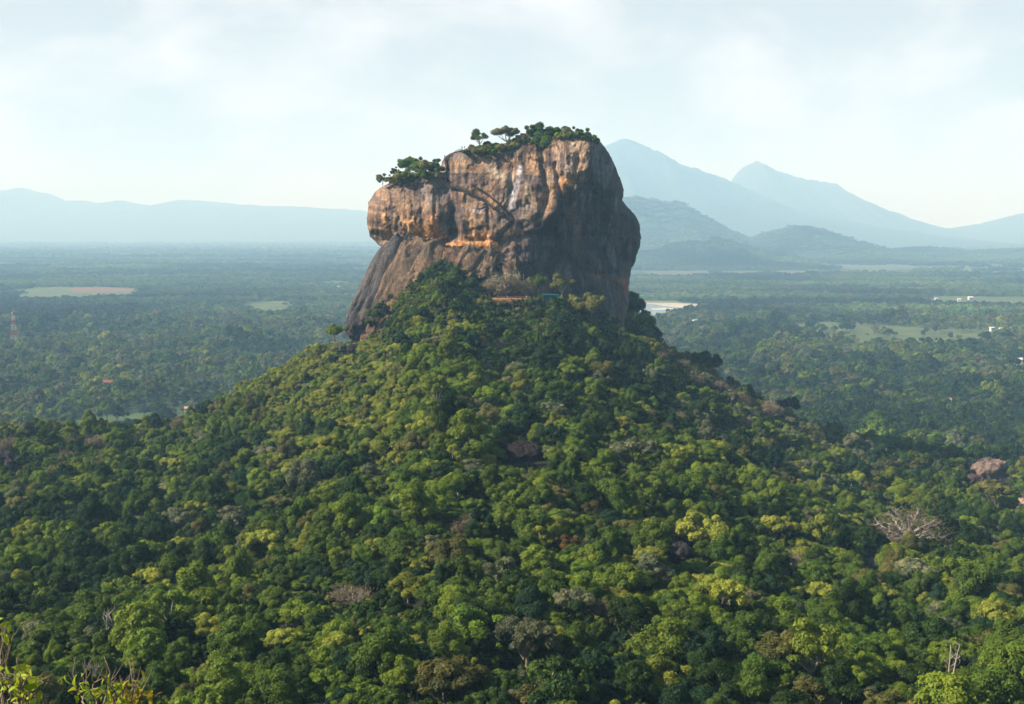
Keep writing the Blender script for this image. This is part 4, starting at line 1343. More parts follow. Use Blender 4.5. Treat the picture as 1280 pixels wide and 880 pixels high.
def plain_pts(d0, d1, s, rng):
    X, Y = [], []
    ys = np.arange(d0, d1, s)
    for y in ys:
        w = 0.46 * y + 60
        xs = np.arange(-w, w, s)
        X.append(xs + rng.uniform(-.42, .42, len(xs)) * s); Y.append(np.full(len(xs), y) + rng.uniform(-.42, .42, len(xs)) * s)
    X, Y = np.concatenate(X), np.concatenate(Y)
    Z = ground(X, Y)
    return X, Y, Z

PALM = []
for k in range(2):
    V, F, mb = palm_data(800 + k)
    PALM.append(joined('palm', V, F, np.ones((len(V), 3)), mb, M_BARK))
LIGHT = []
for k, kind in enumerate(['round', 'round', 'wide', 'tall', 'sparse']):
    V, F, C, lob, cz = crown_data(600 + k, kind, .17)
    LIGHT.append(joined('tree', V, F, C, trunk_mb(600 + k, lob, cz, .06, 3), M_BARK))
r3 = np.random.default_rng(9)
A = [plain_pts(560, 1300, 9.5, r3), plain_pts(1300, 2700, 12.5, r3)]
X, Y, Z = (np.concatenate(q) for q in zip(*A))
c = 640 + FPX * X / Y
hb = np.interp(c, CREST[:, 0], CREST[:, 2])
ok = (Y > hb + 105) & ~clear_mask(X, Y) & ~((c > 430) & (c < 800) & (Y < 830))
ok &= r3.random(len(X)) < np.clip(1.25 + 1.1 * fbm(X / 160., Y / 160., 0, 97, 3), .45, 1)
X, Y, Z = X[ok], Y[ok], Z[ok]
n = len(X)
f = fbm(X / 120., Y / 200., 0, 98, 3)
R = np.exp(r3.normal(math.log(5.3), .28, n)) * np.clip(1 + .5 * fbm(X / 90., Y / 90., 0, 99, 2), .6, 1.5)
vi = r3.choice(5, n, p=[.3, .3, .2, .1, .1])
f = f + .5 * np.exp(-((Y - 1150) / 330) ** 2) * (np.abs(640 + FPX * X / Y - 1100) < 300)
palmy = (r3.random(n) < .05 + .5 * np.exp(-(((640 + FPX * X / Y - 1150) / 110) ** 2 + ((Y - 2050) / 220) ** 2)))
vi = np.where(palmy, 5 + r3.integers(0, 2, n), vi)
ti = np.where(f > .18, r3.choice([0, 1, 0, 2], n), np.where(f < -.15, r3.choice([3, 2, 6, 5, 4], n, p=[.3, .3, .15, .15, .1]), r3.choice([0, 2, 2, 3, 5, 6], n)))
sz = np.stack([R, R, R * r3.uniform(.85, 1.3, n)], 1)
sz[palmy] = (r3.uniform(4.2, 6.0, palmy.sum()))[:, None]
gn_wood('plain_forest', LIGHT + PALM, np.stack([X, Y, Z], 1), r3.uniform(0, 6.28, n), sz, vi, TINT_V[ti] * jit(n)[: n])

GROVE = []
for k in range(5):
    VV, FF, CC, nvt = [], [], [], 0
    rg = np.random.default_rng(850 + k)
    for _ in range(17):
        V, F, C, lob, cz = crown_data(int(rg.integers(1e6)), str(rg.choice(['small', 'round', 'wide'])), .04, .10)
        r = np.exp(rg.normal(math.log(5.6), .3))
        V = V * r * np.array([1, 1, .95]) + np.append(rg.uniform(-25, 25, 2), rg.uniform(-3.5, -1.0))
        VV.append(V); FF.append(F + nvt); nvt += len(V)
        CC.append(C * (TINT_V[rg.choice([0, 1, 2, 3, 5, 6])] * .45 + np.array([.03, .05, .014])) / .06 * rg.uniform(.85, 1.15))
    me = mesh_np('grove', np.concatenate(VV), np.concatenate(FF)); set_leaf(me, np.concatenate(CC)); me.materials.append(M_LEAF)
    GROVE.append(me)
A = [plain_pts(2700, 5200, 44, r3), plain_pts(5200, 8500, 60, r3), plain_pts(8500, 18500, 120, r3)]
sc_ = np.concatenate([np.full(len(q[0]), s) for q, s in zip(A, (1, 1.35, 2.3))])
X, Y, Z = (np.concatenate(q) for q in zip(*A))
c = 640 + FPX * X / Y
f = fbm(X / 700., Y / 420., 0, 111, 4)
far = sstep(3600, 6500, Y)
ok = ~clear_mask(X, Y) & ~clear_mask(X, Y + 24) & ~clear_mask(X, Y - 24) & (f > -0.55 + .42 * far * np.where(c > 760, 1.0, .7))
X, Y, Z, sc_ = X[ok], Y[ok], Z[ok], sc_[ok]
for hv in HILLV:
    hv = hv[hv[:, 2] > 4]
    k_ = r3.choice(len(hv), min(2600, len(hv)), replace=False)
    X = np.append(X, hv[k_, 0] + r3.uniform(-8, 8, len(k_))); Y = np.append(Y, hv[k_, 1]); Z = np.append(Z, hv[k_, 2] - 2.0); sc_ = np.append(sc_, r3.uniform(.55, 1.05, len(k_)))
n = len(X)
f2 = fbm(X / 500., Y / 300., 0, 113, 3)
tone = np.clip(.06 * (1 - 1.7 * f2), .018, .14)[:, None] * np.array([1.0, 1.0, 1.0]) * (1 + r3.normal(0, .08, (n, 3)))
gn_wood('far_woods', GROVE, np.stack([X, Y, Z], 1), r3.uniform(0, 6.28, n), sc_[:, None] * np.stack([np.ones(n), np.ones(n), r3.uniform(.7, 1.15, n)], 1), r3.integers(0, 5, n), tone)
print('COUNTS', len(T), len(us), n)
# ------------------------------------------------------------------ single trees
MARKS = [('the big dark boulder', 655, 577), ('the large bare tree', 1136, 660), ('the pale forked tree', 992, 690), ('the dead white trunks', 137, 786),
         ('the dark upright boulder', 848, 697), ('the fallen grey thicket', 440, 745), ('the paired pale trunks', 1187, 820), ('the wide olive treetop', 555, 850),
         ('the reddish flat boulder', 1234, 591), ('the left domed boulder', 4, 592), ('the leafy twigs', 60, 850), ('the bright lime tree', 875, 660),
         ('the pale branchy treetop', 830, 850), ('the orange shrub', 205, 850)]
ORD = ['nearest', 'second', 'third', 'fourth', 'fifth', 'sixth', 'seventh', 'eighth', 'ninth', 'tenth', 'eleventh', 'twelfth']
entries = []
for i in sorted(solo, key=lambda q: -vis[q]):
    x, y, z, R, k, v, px, py, rp = T[i]
    ds = [math.hypot(px - a, py - b) for _, a, b in MARKS]
    m = int(np.argmin(ds))
    best, bj = -2, None
    for j, (_, a, b) in enumerate(MARKS):
        if j == m: continue
        va, vb = np.array([a - MARKS[m][1], b - MARKS[m][2]]), np.array([px - MARKS[m][1], py - MARKS[m][2]])
        cs = va @ vb / (np.linalg.norm(va) * np.linalg.norm(vb) + 1e-6)
        if cs > best: best, bj = cs, j
    entries.append(dict(i=i, key=(int(k), SHAPE_WORD[SHAPES[int(v)][0]], m, bj), d=ds[m]))
by = {}
for e in entries: by.setdefault(e['key'], []).append(e)
for key, es in by.items():
    es.sort(key=lambda e: e['d'])
    for r, e in enumerate(es):
        a, b = MARKS[key[2]][0], MARKS[key[3]][0]
        tn = TINTS[key[0]][0]
        if key[1] == 'twiggy' and 'dry' in tn: tn = 'brown'
        tn = {'rusty': 'rusty'}.get(tn, tn)
        e['label'] = '%s %s tree, %s from %s toward %s' % (tn, key[1], ORD[min(r, 11)], a, b)
r4 = np.random.default_rng(21)
for e in entries:
    x, y, z, R, k, v = T[e['i']][:6]
    tn = TINT_V[int(k)] * r4.uniform(.82, 1.2) * (1 + r4.normal(0, .03, 3))
    plant('forest_tree', SHAPES[int(v)], (x, y, z), R, tn, r4.uniform(0, 6.28), e['label'], 'tree', 'trees of the forest covering the hill', r4.uniform(.85, 1.2))

# summit vegetation
G5 = 'trees and bushes on top of the great rock'
def top_y(px):
    m = np.abs(_FP[:, 0] - px) < 1.2
    return _FP[m, 1].min()
for (px, py, rpx, sh, tn, d, lab) in (
        (600, 171, 10, 9, tint('mid green', .9), 722, 'lone flat-crowned tree on the open summit edge'),
        (634, 166, 13, 4, tint('grey-green', .75), 725, 'rounded grey-green tree between lone tree and dark summit thicket'),
        (672, 166, 14, 0, tint('dark green', 1.4), 722, 'tallest dark green tree on the summit'),
        (684, 178, 13, 2, tint('mid green', .9), 712, 'dark bushy tree hanging over the summit edge'),
        (697, 165, 11, 1, tint('dark green', 1.3), 724, 'dark bush right of the tallest summit tree'),
        (709, 164, 10, 9, tint('grey-green', .8), 726, 'thin greyish bush in the summit row'),
        (719, 165, 9, 3, tint('dark green', 1.3), 724, 'dark low bush beside the thin greyish summit bush'),
        (730, 166, 9, 0, tint('mid green', .9), 724, 'mid green bush before the yellow one at the summit corner'),
        (741, 172, 8, 9, tint('yellow-green', 1.0), 726, 'yellow-green sprawling bush at the right summit corner'),
        (690, 172, 8, 0, tint('dark green', 1.0), 716, 'small dark bush below the summit row'),
        (655, 176, 7, 1, tint('olive', 1.0), 718, 'low olive scrub left of the tallest summit tree'),
        (640, 182, 8, 4, tint('olive', 1.1), 714, 'olive grass scrub under the rounded grey-green tree'),
        (625, 185, 8, 5, tint('olive', .9), 713, 'olive scrub patch above the pale ledge'),
        (612, 187, 8, 4, tint('mid green', .9), 712, 'green scrub patch below the lone summit tree'),
        (597, 189, 8, 5, tint('olive', .9), 711, 'brownish green scrub patch right of the stair head'),
        (584, 190, 5, 4, tint('dark green', 1.0), 712, 'tiny dark bush beside the people at the stair head'),
        (509, 205, 11, 0, tint('mid green', 1.0), 726, 'tallest rounded green tree on the left shoulder'),
        (524, 206, 10, 1, tint('mid green', 1.15), 722, 'green bush right of the tallest shoulder tree'),
        (537, 207, 10, 2, tint('olive', 1.0), 720, 'olive bush in the middle of the shoulder thicket'),
        (547, 209, 9, 3, tint('dark green', 1.3), 719, 'dark bush against the iron stair'),
        (515, 216, 9, 3, tint('bright green', 1.0), 716, 'bright green bush at the front of the shoulder thicket'),
        (530, 217, 9, 4, tint('mid green', 1.0), 714, 'low green bush below the olive shoulder bush'),
        (543, 218, 7, 0, tint('olive', 1.1), 714, 'small olive bush by the foot of the upper iron stair'),
        (495, 214, 6, 9, tint('dark green', 1.2), 722, 'small dark bush left of the tallest shoulder tree'),
        (500, 221, 8, 5, tint('olive', 1.1), 716, 'dry grassy scrub at the left of the shoulder thicket'),
        (478, 223, 7, 9, tint('grey-green', .9), 722, 'thin grey shrub at the far left of the shoulder'),
        (487, 224, 6, 5, tint('olive', 1.2), 718, 'straw-coloured scrub next to the thin grey shrub'),
        (545, 200, 4, 0, tint('dark green', 1.0), 724, 'tiny bush on the skyline left of the stair head')):
    if lab.split()[0] not in ('lone', 'rounded', 'tallest'): sh = 14 + int(px) % 4
    tree_px(px, py + (0 if sh < 14 else 1.0 if px < 705 else 3.5), rpx * 1.3, sh, np.array(tn) * 1.4, lab, d=d, name='summit_bush' if rpx < 9.5 else 'summit_tree', group=G5, rz=px * .37, cat='bush' if rpx < 9.5 else 'tree')

# scrub that covers the summit and the shoulder
r6 = np.random.default_rng(31)
PTS = []
def summit_y(px):
    return np.interp(px, LEFT[::-1, 0][LEFT[::-1, 0].argsort()], LEFT[::-1, 1][LEFT[::-1, 0].argsort()])
for k in range(210):
    px = r6.choice([r6.uniform(484, 552), r6.uniform(585, 650), r6.uniform(645, 746), r6.uniform(655, 742)])
    ty = float(np.interp(px, [478, 490, 502, 520, 545, 553, 560, 580, 603, 630, 658, 682, 704, 733, 746], [231, 226, 222, 219, 216, 206, 195, 188, 184, 180, 176, 172, 168, 169, 175]))
    dn = r6.uniform(-1, 7) if px < 650 else r6.uniform(-2, 5)
    q = at(px, ty + max(dn, 0), Y0 + float(front_depth(np.array([px]), np.array([ty + max(dn, 0) + 1.0]))[0]) + r6.uniform(-.5, 3) - min(dn, 0) * 5)
    PTS.append((q[0], q[1], q[2] - .5))
PTS = np.array(PTS); n = len(PTS)
gn_wood('summit_scrub', SHRUB, PTS, r6.uniform(0, 6.28, n), r6.uniform(.9, 2.6, (n, 1)) * np.stack([np.ones(n), np.ones(n), r6.uniform(.7, 1.3, n)], 1), r6.integers(0, 3, n),
        TINT_V[r6.choice([0, 2, 2, 3, 5, 5, 6], n)] * (r6.uniform(.9, 1.4, (n, 1)) * (1 + r6.normal(0, .04, (n, 3)))))

# ------------------------------------------------------------------ sandy terrace, wall and hut below the rock
M_TERR = simple_mat('terrace_sand', (0.33, 0.18, 0.09), var=.2, scale=.6)
tv = [at(611, 375, 650), at(640, 373, 649), at(662, 372, 650), at(668, 366, 672), at(604, 366, 672)]
zt = at(635, 374, 648)[2]
mb = MB()
mb.add([(p[0], p[1], zt) for p in tv] + [(p[0], p[1], zt - 3.0) for p in tv], [[0, 1, 2, 3, 4], [0, 5, 6, 1], [1, 6, 7, 2], [2, 7, 8, 3], [3, 8, 9, 4], [4, 9, 5, 0]])
tag(mb.build('terrace_path', M_TERR), kind='structure')
M_BRICK = simple_mat('brick', (0.30, 0.13, 0.07), var=.3, scale=1.5)
mb = MB()
a, b = at(612, 378, 645), at(662, 376, 645)
for k in range(9):
    w_ = (b[0] - a[0]) / 9
    mb.box((a[0] + w_ * (k + .5), 648.2 + .5 * math.sin(k * 2.1), zt - 1.5 + .25 * math.sin(k * 1.3)), (w_ * 1.04, .7, 1.3 + .3 * math.sin(k * 3.1)), .1 * math.sin(k * 1.7))
tag(mb.build('retaining_wall', M_BRICK), 'low red-brown brick wall holding the sandy terrace', 'wall')
M_HUT = simple_mat('blue_green_sheet', (0.015, 0.075, 0.08), var=.2, scale=2, rough=.5)
M_HUTP = simple_mat('hut_post', (0.10, 0.09, 0.08), scale=3)
hp = at(688, 376, 646)
hut = tag(empty('hut', hp), 'small blue-green sheeted hut under the olive tree', 'hut')
mb = MB(); mb.add([(-4.2, -1.6, 3.0), (4.2, -1.6, 2.7), (4.2, 1.8, 3.2), (-4.2, 1.8, 3.5), (-4.2, -1.6, 3.12), (4.2, -1.6, 2.82), (4.2, 1.8, 3.32), (-4.2, 1.8, 3.62)],
                  [[0, 3, 2, 1], [4, 5, 6, 7], [0, 1, 5, 4], [1, 2, 6, 5], [2, 3, 7, 6], [3, 0, 4, 7]]); mb.build('roof', M_HUT, hut)
mb = MB(); mb.box((-1.9, 0, 1.5), (3.0, 2.4, 2.9)); mb.build('wall', M_HUT, hut)
mb = MB(); mb.box((1.9, .2, 1.45), (2.6, 2.0, 2.6)); mb.build('wall', simple_mat('teal_sheet', (0.02, 0.12, 0.12), scale=2), hut)
for sx_ in (-3.9, 3.9):
    for sy_ in (-1.4, 1.5):
        mb = MB(); mb.tube([(sx_, sy_, -1), (sx_, sy_, 2.9)], .12, 6); mb.build('post', M_HUTP, hut)

# ------------------------------------------------------------------ iron stair on the rock face
M_IRON = simple_mat('rusted_iron', (0.02, 0.016, 0.015), var=.3, scale=2, rough=.6)
M_TREAD = simple_mat('worn_tread', (0.10, 0.075, 0.06), var=.3, scale=2)
def resample(pts, step):
    P = np.array(pts, float)
    s = np.concatenate([[0], np.cumsum(np.linalg.norm(np.diff(P, axis=0), axis=1))])
    t = np.linspace(0, s[-1], max(2, int(s[-1] / step)))
    return np.stack([np.interp(t, s, P[:, k]) for k in range(P.shape[1])], 1)
def stair(pts, label, out=1.5, width=2.2, rail=1.3, beam=.5, canopy=False):
    W_ = np.array([on_rock(a, b, out) for a, b in resample(pts, 3.0)])
    W_[:, 1] = np.convolve(np.pad(W_[:, 1], 3, mode='edge'), np.ones(7) / 7, 'valid')
    o = tag(empty('iron_stair', W_[0]), label, 'stairway', 'iron stairs climbing the rock')
    W_ = W_ - W_[0]
    fine = resample(W_, .45)
    mb = MB()
    for p in fine: mb.box(p + np.array([0, -.1, 0]), (.42, width, .10))
    mb.build('treads', M_TREAD, o)
    for s in (-1, 1):
        off = np.array([0, s * width / 2, -beam * .3])
        mb = MB()
        P = W_ + off
        for i in range(len(P) - 1):
            a, b = P[i], P[i + 1]
            mb.add([a + (0, -.08, -beam / 2), a + (0, .08, -beam / 2), a + (0, .08, beam / 2), a + (0, -.08, beam / 2), b + (0, -.08, -beam / 2), b + (0, .08, -beam / 2), b + (0, .08, beam / 2), b + (0, -.08, beam / 2)],
                   [[0, 1, 2, 3], [7, 6, 5, 4], [0, 4, 5, 1], [1, 5, 6, 2], [2, 6, 7, 3], [3, 7, 4, 0]])
        mb.build('stringer', M_IRON, o)
        mb = MB()
        for hh_ in (rail * .55, rail): mb.tube(P + np.array([0, 0, hh_]), .09, 5)
        for p in resample(P, 1.6): mb.tube([p, p + np.array([0, 0, rail])], .07, 4)
        mb.build('handrail', M_IRON, o)
    mb = MB()
    for p in resample(W_, 4.0): mb.tube([p + np.array([0, 0, -.3]), p + np.array([0, out + 2.5, -1.6])], .16, 5)
    mb.build('brackets', M_IRON, o)
    if canopy:
        mb = MB()
        for p in fine[::2]: mb.box(p + np.array([0, 0, 2.6]), (1.3, width + .6, .14))
        mb.build('roof', M_IRON, o)
    return o
stair([(558, 230), (559, 215), (556, 197)], 'steep dark iron stair rising straight up the gully', 2.4, 2.6, 1.7, 1.4)
stair([(557, 231), (570, 234), (586, 240), (600, 247), (612, 256), (624, 266), (640, 278)], 'long iron stair slanting across the sunlit face', 1.9, 1.7, 1.6, 1.0)
stair([(590, 231), (606, 241), (622, 254), (634, 266), (641, 275)], 'thin upper iron walkway above the long slanting stair', 1.4, 1.0, 1.0, .6)
stair([(641, 279), (632, 287), (622, 299), (613, 304)], 'short lower iron stair slanting back under the long one', 1.8, 1.8, 1.3, .6)
stair([(613, 305), (615, 315), (622, 326)], 'lowest iron stair dropping beside the boulders', 2.4, 1.8, 1.3, .6)
stair([(556, 199), (563, 195), (571, 190.5), (578, 188.5)], 'dark top flight of stair on the skyline', 1.2, 2.4, 1.6, 1.8)
M_RUIN = simple_mat('ruin_brick', (0.24, 0.12, 0.085), var=.3, scale=1.2)
p = at(653, 173, 728)
mb = MB(); mb.box((0, 0, .5), (8, 3, 2.6)); mb.box((1.0, 0, 2.2), (4.4, 2.4, 1.2)); mb.box((-2.6, -.4, -.6), (5.5, 4, 1.6))
tag(mb.build('ruined_wall', M_RUIN, loc=p), 'stepped red-brown brick ruin beside the tallest summit tree', 'ruin')
p = at(600, 184, 716)
mb = MB(); mb.box((0, 0, .2), (13, .9, 1.4), R=Matrix.Rotation(-.16, 3, 'Y')); mb.box((-5.0, .05, -.6), (3, 1.1, 1.4)); mb.box((4.5, .05, .4), (3, 1.1, 1.2))
tag(mb.build('ruined_wall', M_RUIN, loc=p), 'dark low brick parapet under the lone summit tree', 'ruin')

# ------------------------------------------------------------------ people (tiny on the rock)
def person_mesh(seed):
    """one continuous body: skinned joints"""
    rg = np.random.default_rng(seed)
    st = rg.uniform(.10, .22)
    J = [(0, 0, .95, .13), (0, 0, 1.15, .13), (0, 0, 1.38, .15), (0, 0, 1.52, .06), (0, -.01, 1.66, .105),
         (.10, 0, .90, .09), (.11, -st, .50, .065), (.11, -st * .7, .08, .045), (.11, -st - .08, .04, .04),
         (-.10, 0, .90, .09), (-.11, st, .50, .065), (-.11, st * 1.3, .08, .045), (-.11, st * 1.3 - .1, .04, .04),
         (.19, 0, 1.40, .06), (.24, .05, 1.14, .045), (.24, -.06, .90, .035), (-.19, 0, 1.40, .06), (-.24, -.05, 1.14, .045), (-.24, -.12, .90, .035)]
    E = [(0, 1), (1, 2), (2, 3), (3, 4), (0, 5), (5, 6), (6, 7), (7, 8), (0, 9), (9, 10), (10, 11), (11, 12), (2, 13), (13, 14), (14, 15), (2, 16), (16, 17), (17, 18)]
    me = bpy.data.meshes.new('person')
    me.from_pydata([j[:3] for j in J], E, [])
    o = bpy.data.objects.new('body', me)
    COL.objects.link(o)
    m = o.modifiers.new('skin', 'SKIN')
    for i, j in enumerate(J):
        me.skin_vertices[0].data[i].radius = (j[3], j[3])
    me.skin_vertices[0].data[0].use_root = True
    s = o.modifiers.new('sub', 'SUBSURF'); s.levels = 1; s.render_levels = 1
    dg = bpy.context.evaluated_depsgraph_get()
    r = bpy.data.meshes.new_from_object(o.evaluated_get(dg))
    bpy.data.objects.remove(o)
    return r
def garment(z0, z1, rx, ry):
    mb = MB()
    n = 10
    V, F = [], []
    for k, t in enumerate(np.linspace(0, 1, 5)):
        z = z0 + (z1 - z0) * t
        w = 1 + .12 * math.sin(math.pi * t)
        V += [(rx * w * math.cos(2 * math.pi * i / n), ry * w * math.sin(2 * math.pi * i / n), z) for i in range(n)]
    for k in range(4):
        F += [[k * n + i, k * n + (i + 1) % n, (k + 1) * n + (i + 1) % n, (k + 1) * n + i] for i in range(n)]
    F.append(list(range(4 * n, 5 * n)))
    mb.add(V, F)
    return mb
M_SKIN = simple_mat('skin', (0.22, 0.12, 0.07), var=.1)
M_HAIR = simple_mat('hair', (0.015, 0.012, 0.01), var=.2)
CLOTH = {c: simple_mat(c + '_cloth', v, var=.15, scale=4) for c, v in dict(white=(.78, .78, .76), red=(.5, .05, .04), blue=(.06, .12, .4), dark=(.04, .04, .05), yellow=(.6, .42, .08), pale=(.6, .62, .66)).items()}
PM = [person_mesh(k) for k in range(3)]
for m_ in PM: m_.materials.append(M_SKIN)
top_me, leg_me = garment(.92, 1.44, .215, .16), garment(.42, .98, .20, .19)
def person(P, rz, top, leg, label):
    o = tag(empty('person', P, rz, 1.0), label, 'person', 'visitors on the rock')
    obj('body', PM[random.Random(label).randrange(3)], None, o)
    top_me.build('shirt', CLOTH[top], o, smooth=True); leg_me.build('trousers', CLOTH[leg], o, smooth=True)
    h = bpy.data.meshes.new('hair')
    hb_ = lump((0, .01, 1.70), [(.105, 0, 0), (0, .115, 0), (0, 0, .10)], 5, 1.0, .02, 10, 8)
    obj('hair', hb_, M_HAIR, o)
    return o
random.seed(5)
W_TOP = lambda a, b, out=2.4: on_rock(a, b, out)
for a, b, out, t, l, lab in ((557, 206, 2.2, 'white', 'dark', 'person in white shirt climbing the steep gully stair, upper one'), (557.5, 215, 2.2, 'white', 'blue', 'person in white shirt climbing the steep gully stair, lower one'),
                          (596, 244.5, 2.4, 'red', 'dark', 'person in red shirt on the upper part of the slanting stair'), (611, 255, 2.4, 'white', 'dark', 'person in white shirt halfway along the slanting stair'),
                          (626, 267, 2.4, 'pale', 'blue', 'person in pale shirt low on the slanting stair'), (613.3, 308, 2.4, 'white', 'blue', 'person in white at the head of the lowest stair'),
                          (615, 315.5, 2.4, 'white', 'dark', 'person in white shirt midway down the lowest stair'), (620, 323, 2.4, 'white', 'dark', 'person in white shirt at the foot of the lowest stair')):
    person(W_TOP(a, b, out), a * 1.7, t, l, lab)
for a, b, d, t, l, lab in ((577.5, 186.5, 709, 'dark', 'dark', 'dark-clothed person on the skyline beside the dark top stair'), (580.5, 186.2, 709.5, 'dark', 'blue', 'dark-clothed person on the skyline nearest the tiny bush')):
    person(at(a, b, d), a, t, l, lab)
for a, d, t, l, lab in ((612, 652, 'white', 'dark', 'person in white shirt at the left end of the terrace'), (622, 655, 'yellow', 'dark', 'person in yellow shirt on the sandy terrace'),
                     (634, 651, 'white', 'blue', 'person in white shirt mid terrace among brown trees'), (648, 653, 'red', 'dark', 'person in red shirt on the sandy terrace'),
                     (658, 652, 'pale', 'blue', 'person in pale shirt at the hut end of the terrace')):
    p = at(a, 370, d); p[2] = zt
    person(p, a * 2.3, t, l, lab)

# ------------------------------------------------------------------ red and white mast
M_RED = simple_mat('red_paint', (0.26, 0.06, 0.05), var=.1)
M_WHITE = simple_mat('white_paint', (0.36, 0.36, 0.35), var=.08)
M_STEEL = simple_mat('galvanised_steel', (0.45, 0.46, 0.48), var=.15, rough=.5)
tp = on_plain(18, 434)
th = (434 - 391) / FPX * np.linalg.norm(tp[:2])
mast = tag(empty('lattice_mast', (tp[0], tp[1], 0)), 'tall red and white lattice mast rising from the plain forest', 'mast')
NS_ = 7
for k in range(NS_):
    z0_, z1_ = th * (k / NS_) ** .92, th * ((k + 1) / NS_) ** .92
    w0_, w1_ = (4.2 * (1 - z0_ / th) + .9), (4.2 * (1 - z1_ / th) + .9)
    mb = MB()
    c4 = [(-1, -1), (1, -1), (1, 1), (-1, 1)]
    nsub = 2
    for j in range(nsub):
        za, zb = z0_ + (z1_ - z0_) * j / nsub, z0_ + (z1_ - z0_) * (j + 1) / nsub - (.02 if j == nsub - 1 else 0)
        wa, wb = w0_ + (w1_ - w0_) * j / nsub, w0_ + (w1_ - w0_) * (j + 1) / nsub
        for i in range(4):
            a, b = c4[i], c4[(i + 1) % 4]
            mb.tube([(a[0] * wa, a[1] * wa, za), (a[0] * wb, a[1] * wb, zb)], .22, 4)
            mb.tube([(a[0] * wa, a[1] * wa, za), (b[0] * wb, b[1] * wb, zb)], .12, 4)
            mb.tube([(b[0] * wa, b[1] * wa, za), (a[0] * wb, a[1] * wb, zb)], .12, 4)
            mb.tube([(a[0] * wb, a[1] * wb, zb), (b[0] * wb, b[1] * wb, zb)], .13, 4)
    mb.build('lattice_section', M_RED if k % 2 == 0 else M_WHITE, mast)
for k, (zf, an) in enumerate(((.60, 3.9), (.62, 5.2), (.93, 4.4), (.80, 4.8))):
    mb = MB(); r_ = 1.5
    c_ = np.array([math.cos(an) * 2.9, math.sin(an) * 2.9, th * zf]); dd = np.array([math.cos(an), math.sin(an), 0])
    mb.tube([c_ - dd * .8, c_ + dd * .5], [r_ * .7, r_], 12); mb.build('dish', M_WHITE, mast)
mb = MB(); mb.tube([(0, 0, th), (0, 0, th + 4)], .18, 5)
for an in (.4, 2.5, 4.6): mb.box((math.cos(an) * 1.3, math.sin(an) * 1.3, th - 1.5), (.5, .5, 3.0), an)
mb.build('antenna', M_STEEL, mast)

# ------------------------------------------------------------------ houses of the plain
ROOFC = dict(red=simple_mat('red_roof', (0.25, 0.075, 0.05), var=.2, scale=.6), white=simple_mat('white_roof', (0.62, 0.62, 0.62), var=.06, scale=.6), tan=simple_mat('tan_roof', (0.42, 0.28, 0.18), var=.2, scale=.6),
             grey=simple_mat('grey_roof', (0.5, 0.53, 0.56), var=.1, scale=.6))
M_HWALL = simple_mat('house_plaster', (0.50, 0.47, 0.42), var=.1, scale=.5)
M_HDARK = simple_mat('dark_opening', (0.03, 0.03, 0.035), var=.1)
def house(px, py, wpx, roof, label, lift=0.0, storeys=1, rz=.15):
    p = on_plain(px, py, lift)
    k = np.linalg.norm(p[:2]) / FPX
    w = .85 * wpx * k; dpt = w * .7; hh = max(3.0 * storeys, .30 * w); rh = .32 * dpt
    o = tag(empty('house', (p[0], p[1], p[2] - hh - rh * .5), rz), label, 'house', 'houses scattered over the plain')
    mb = MB(); mb.box((0, 0, hh / 2 - 8), (w, dpt, hh + 16)); mb.build('wall', M_HWALL, o)
    e = .08 * w
    mb = MB()
    x, y = w / 2 + e, dpt / 2 + e
    mb.add([(-x, -y, hh - .1 * rh), (x, -y, hh - .1 * rh), (x, y, hh - .1 * rh), (-x, y, hh - .1 * rh), (-x, 0, hh + rh), (x, 0, hh + rh)], [[0, 1, 5, 4], [2, 3, 4, 5], [0, 4, 3], [1, 2, 5], [3, 2, 1, 0]])
    mb.build('roof', ROOFC[roof], o)
    for s in (-.28, .28):
        for f in range(storeys):
            zc = (f + .55) * hh / storeys
            mb = MB(); mb.box((s * w, -dpt / 2 - .06, zc), (.16 * w, .14, .42 * hh / storeys)); mb.build('window', M_HDARK, o)
    mb = MB(); mb.box((0, -dpt / 2 - .06, .32 * hh / storeys), (.12 * w, .14, .62 * hh / storeys)); mb.build('door', M_HDARK, o)
    return o
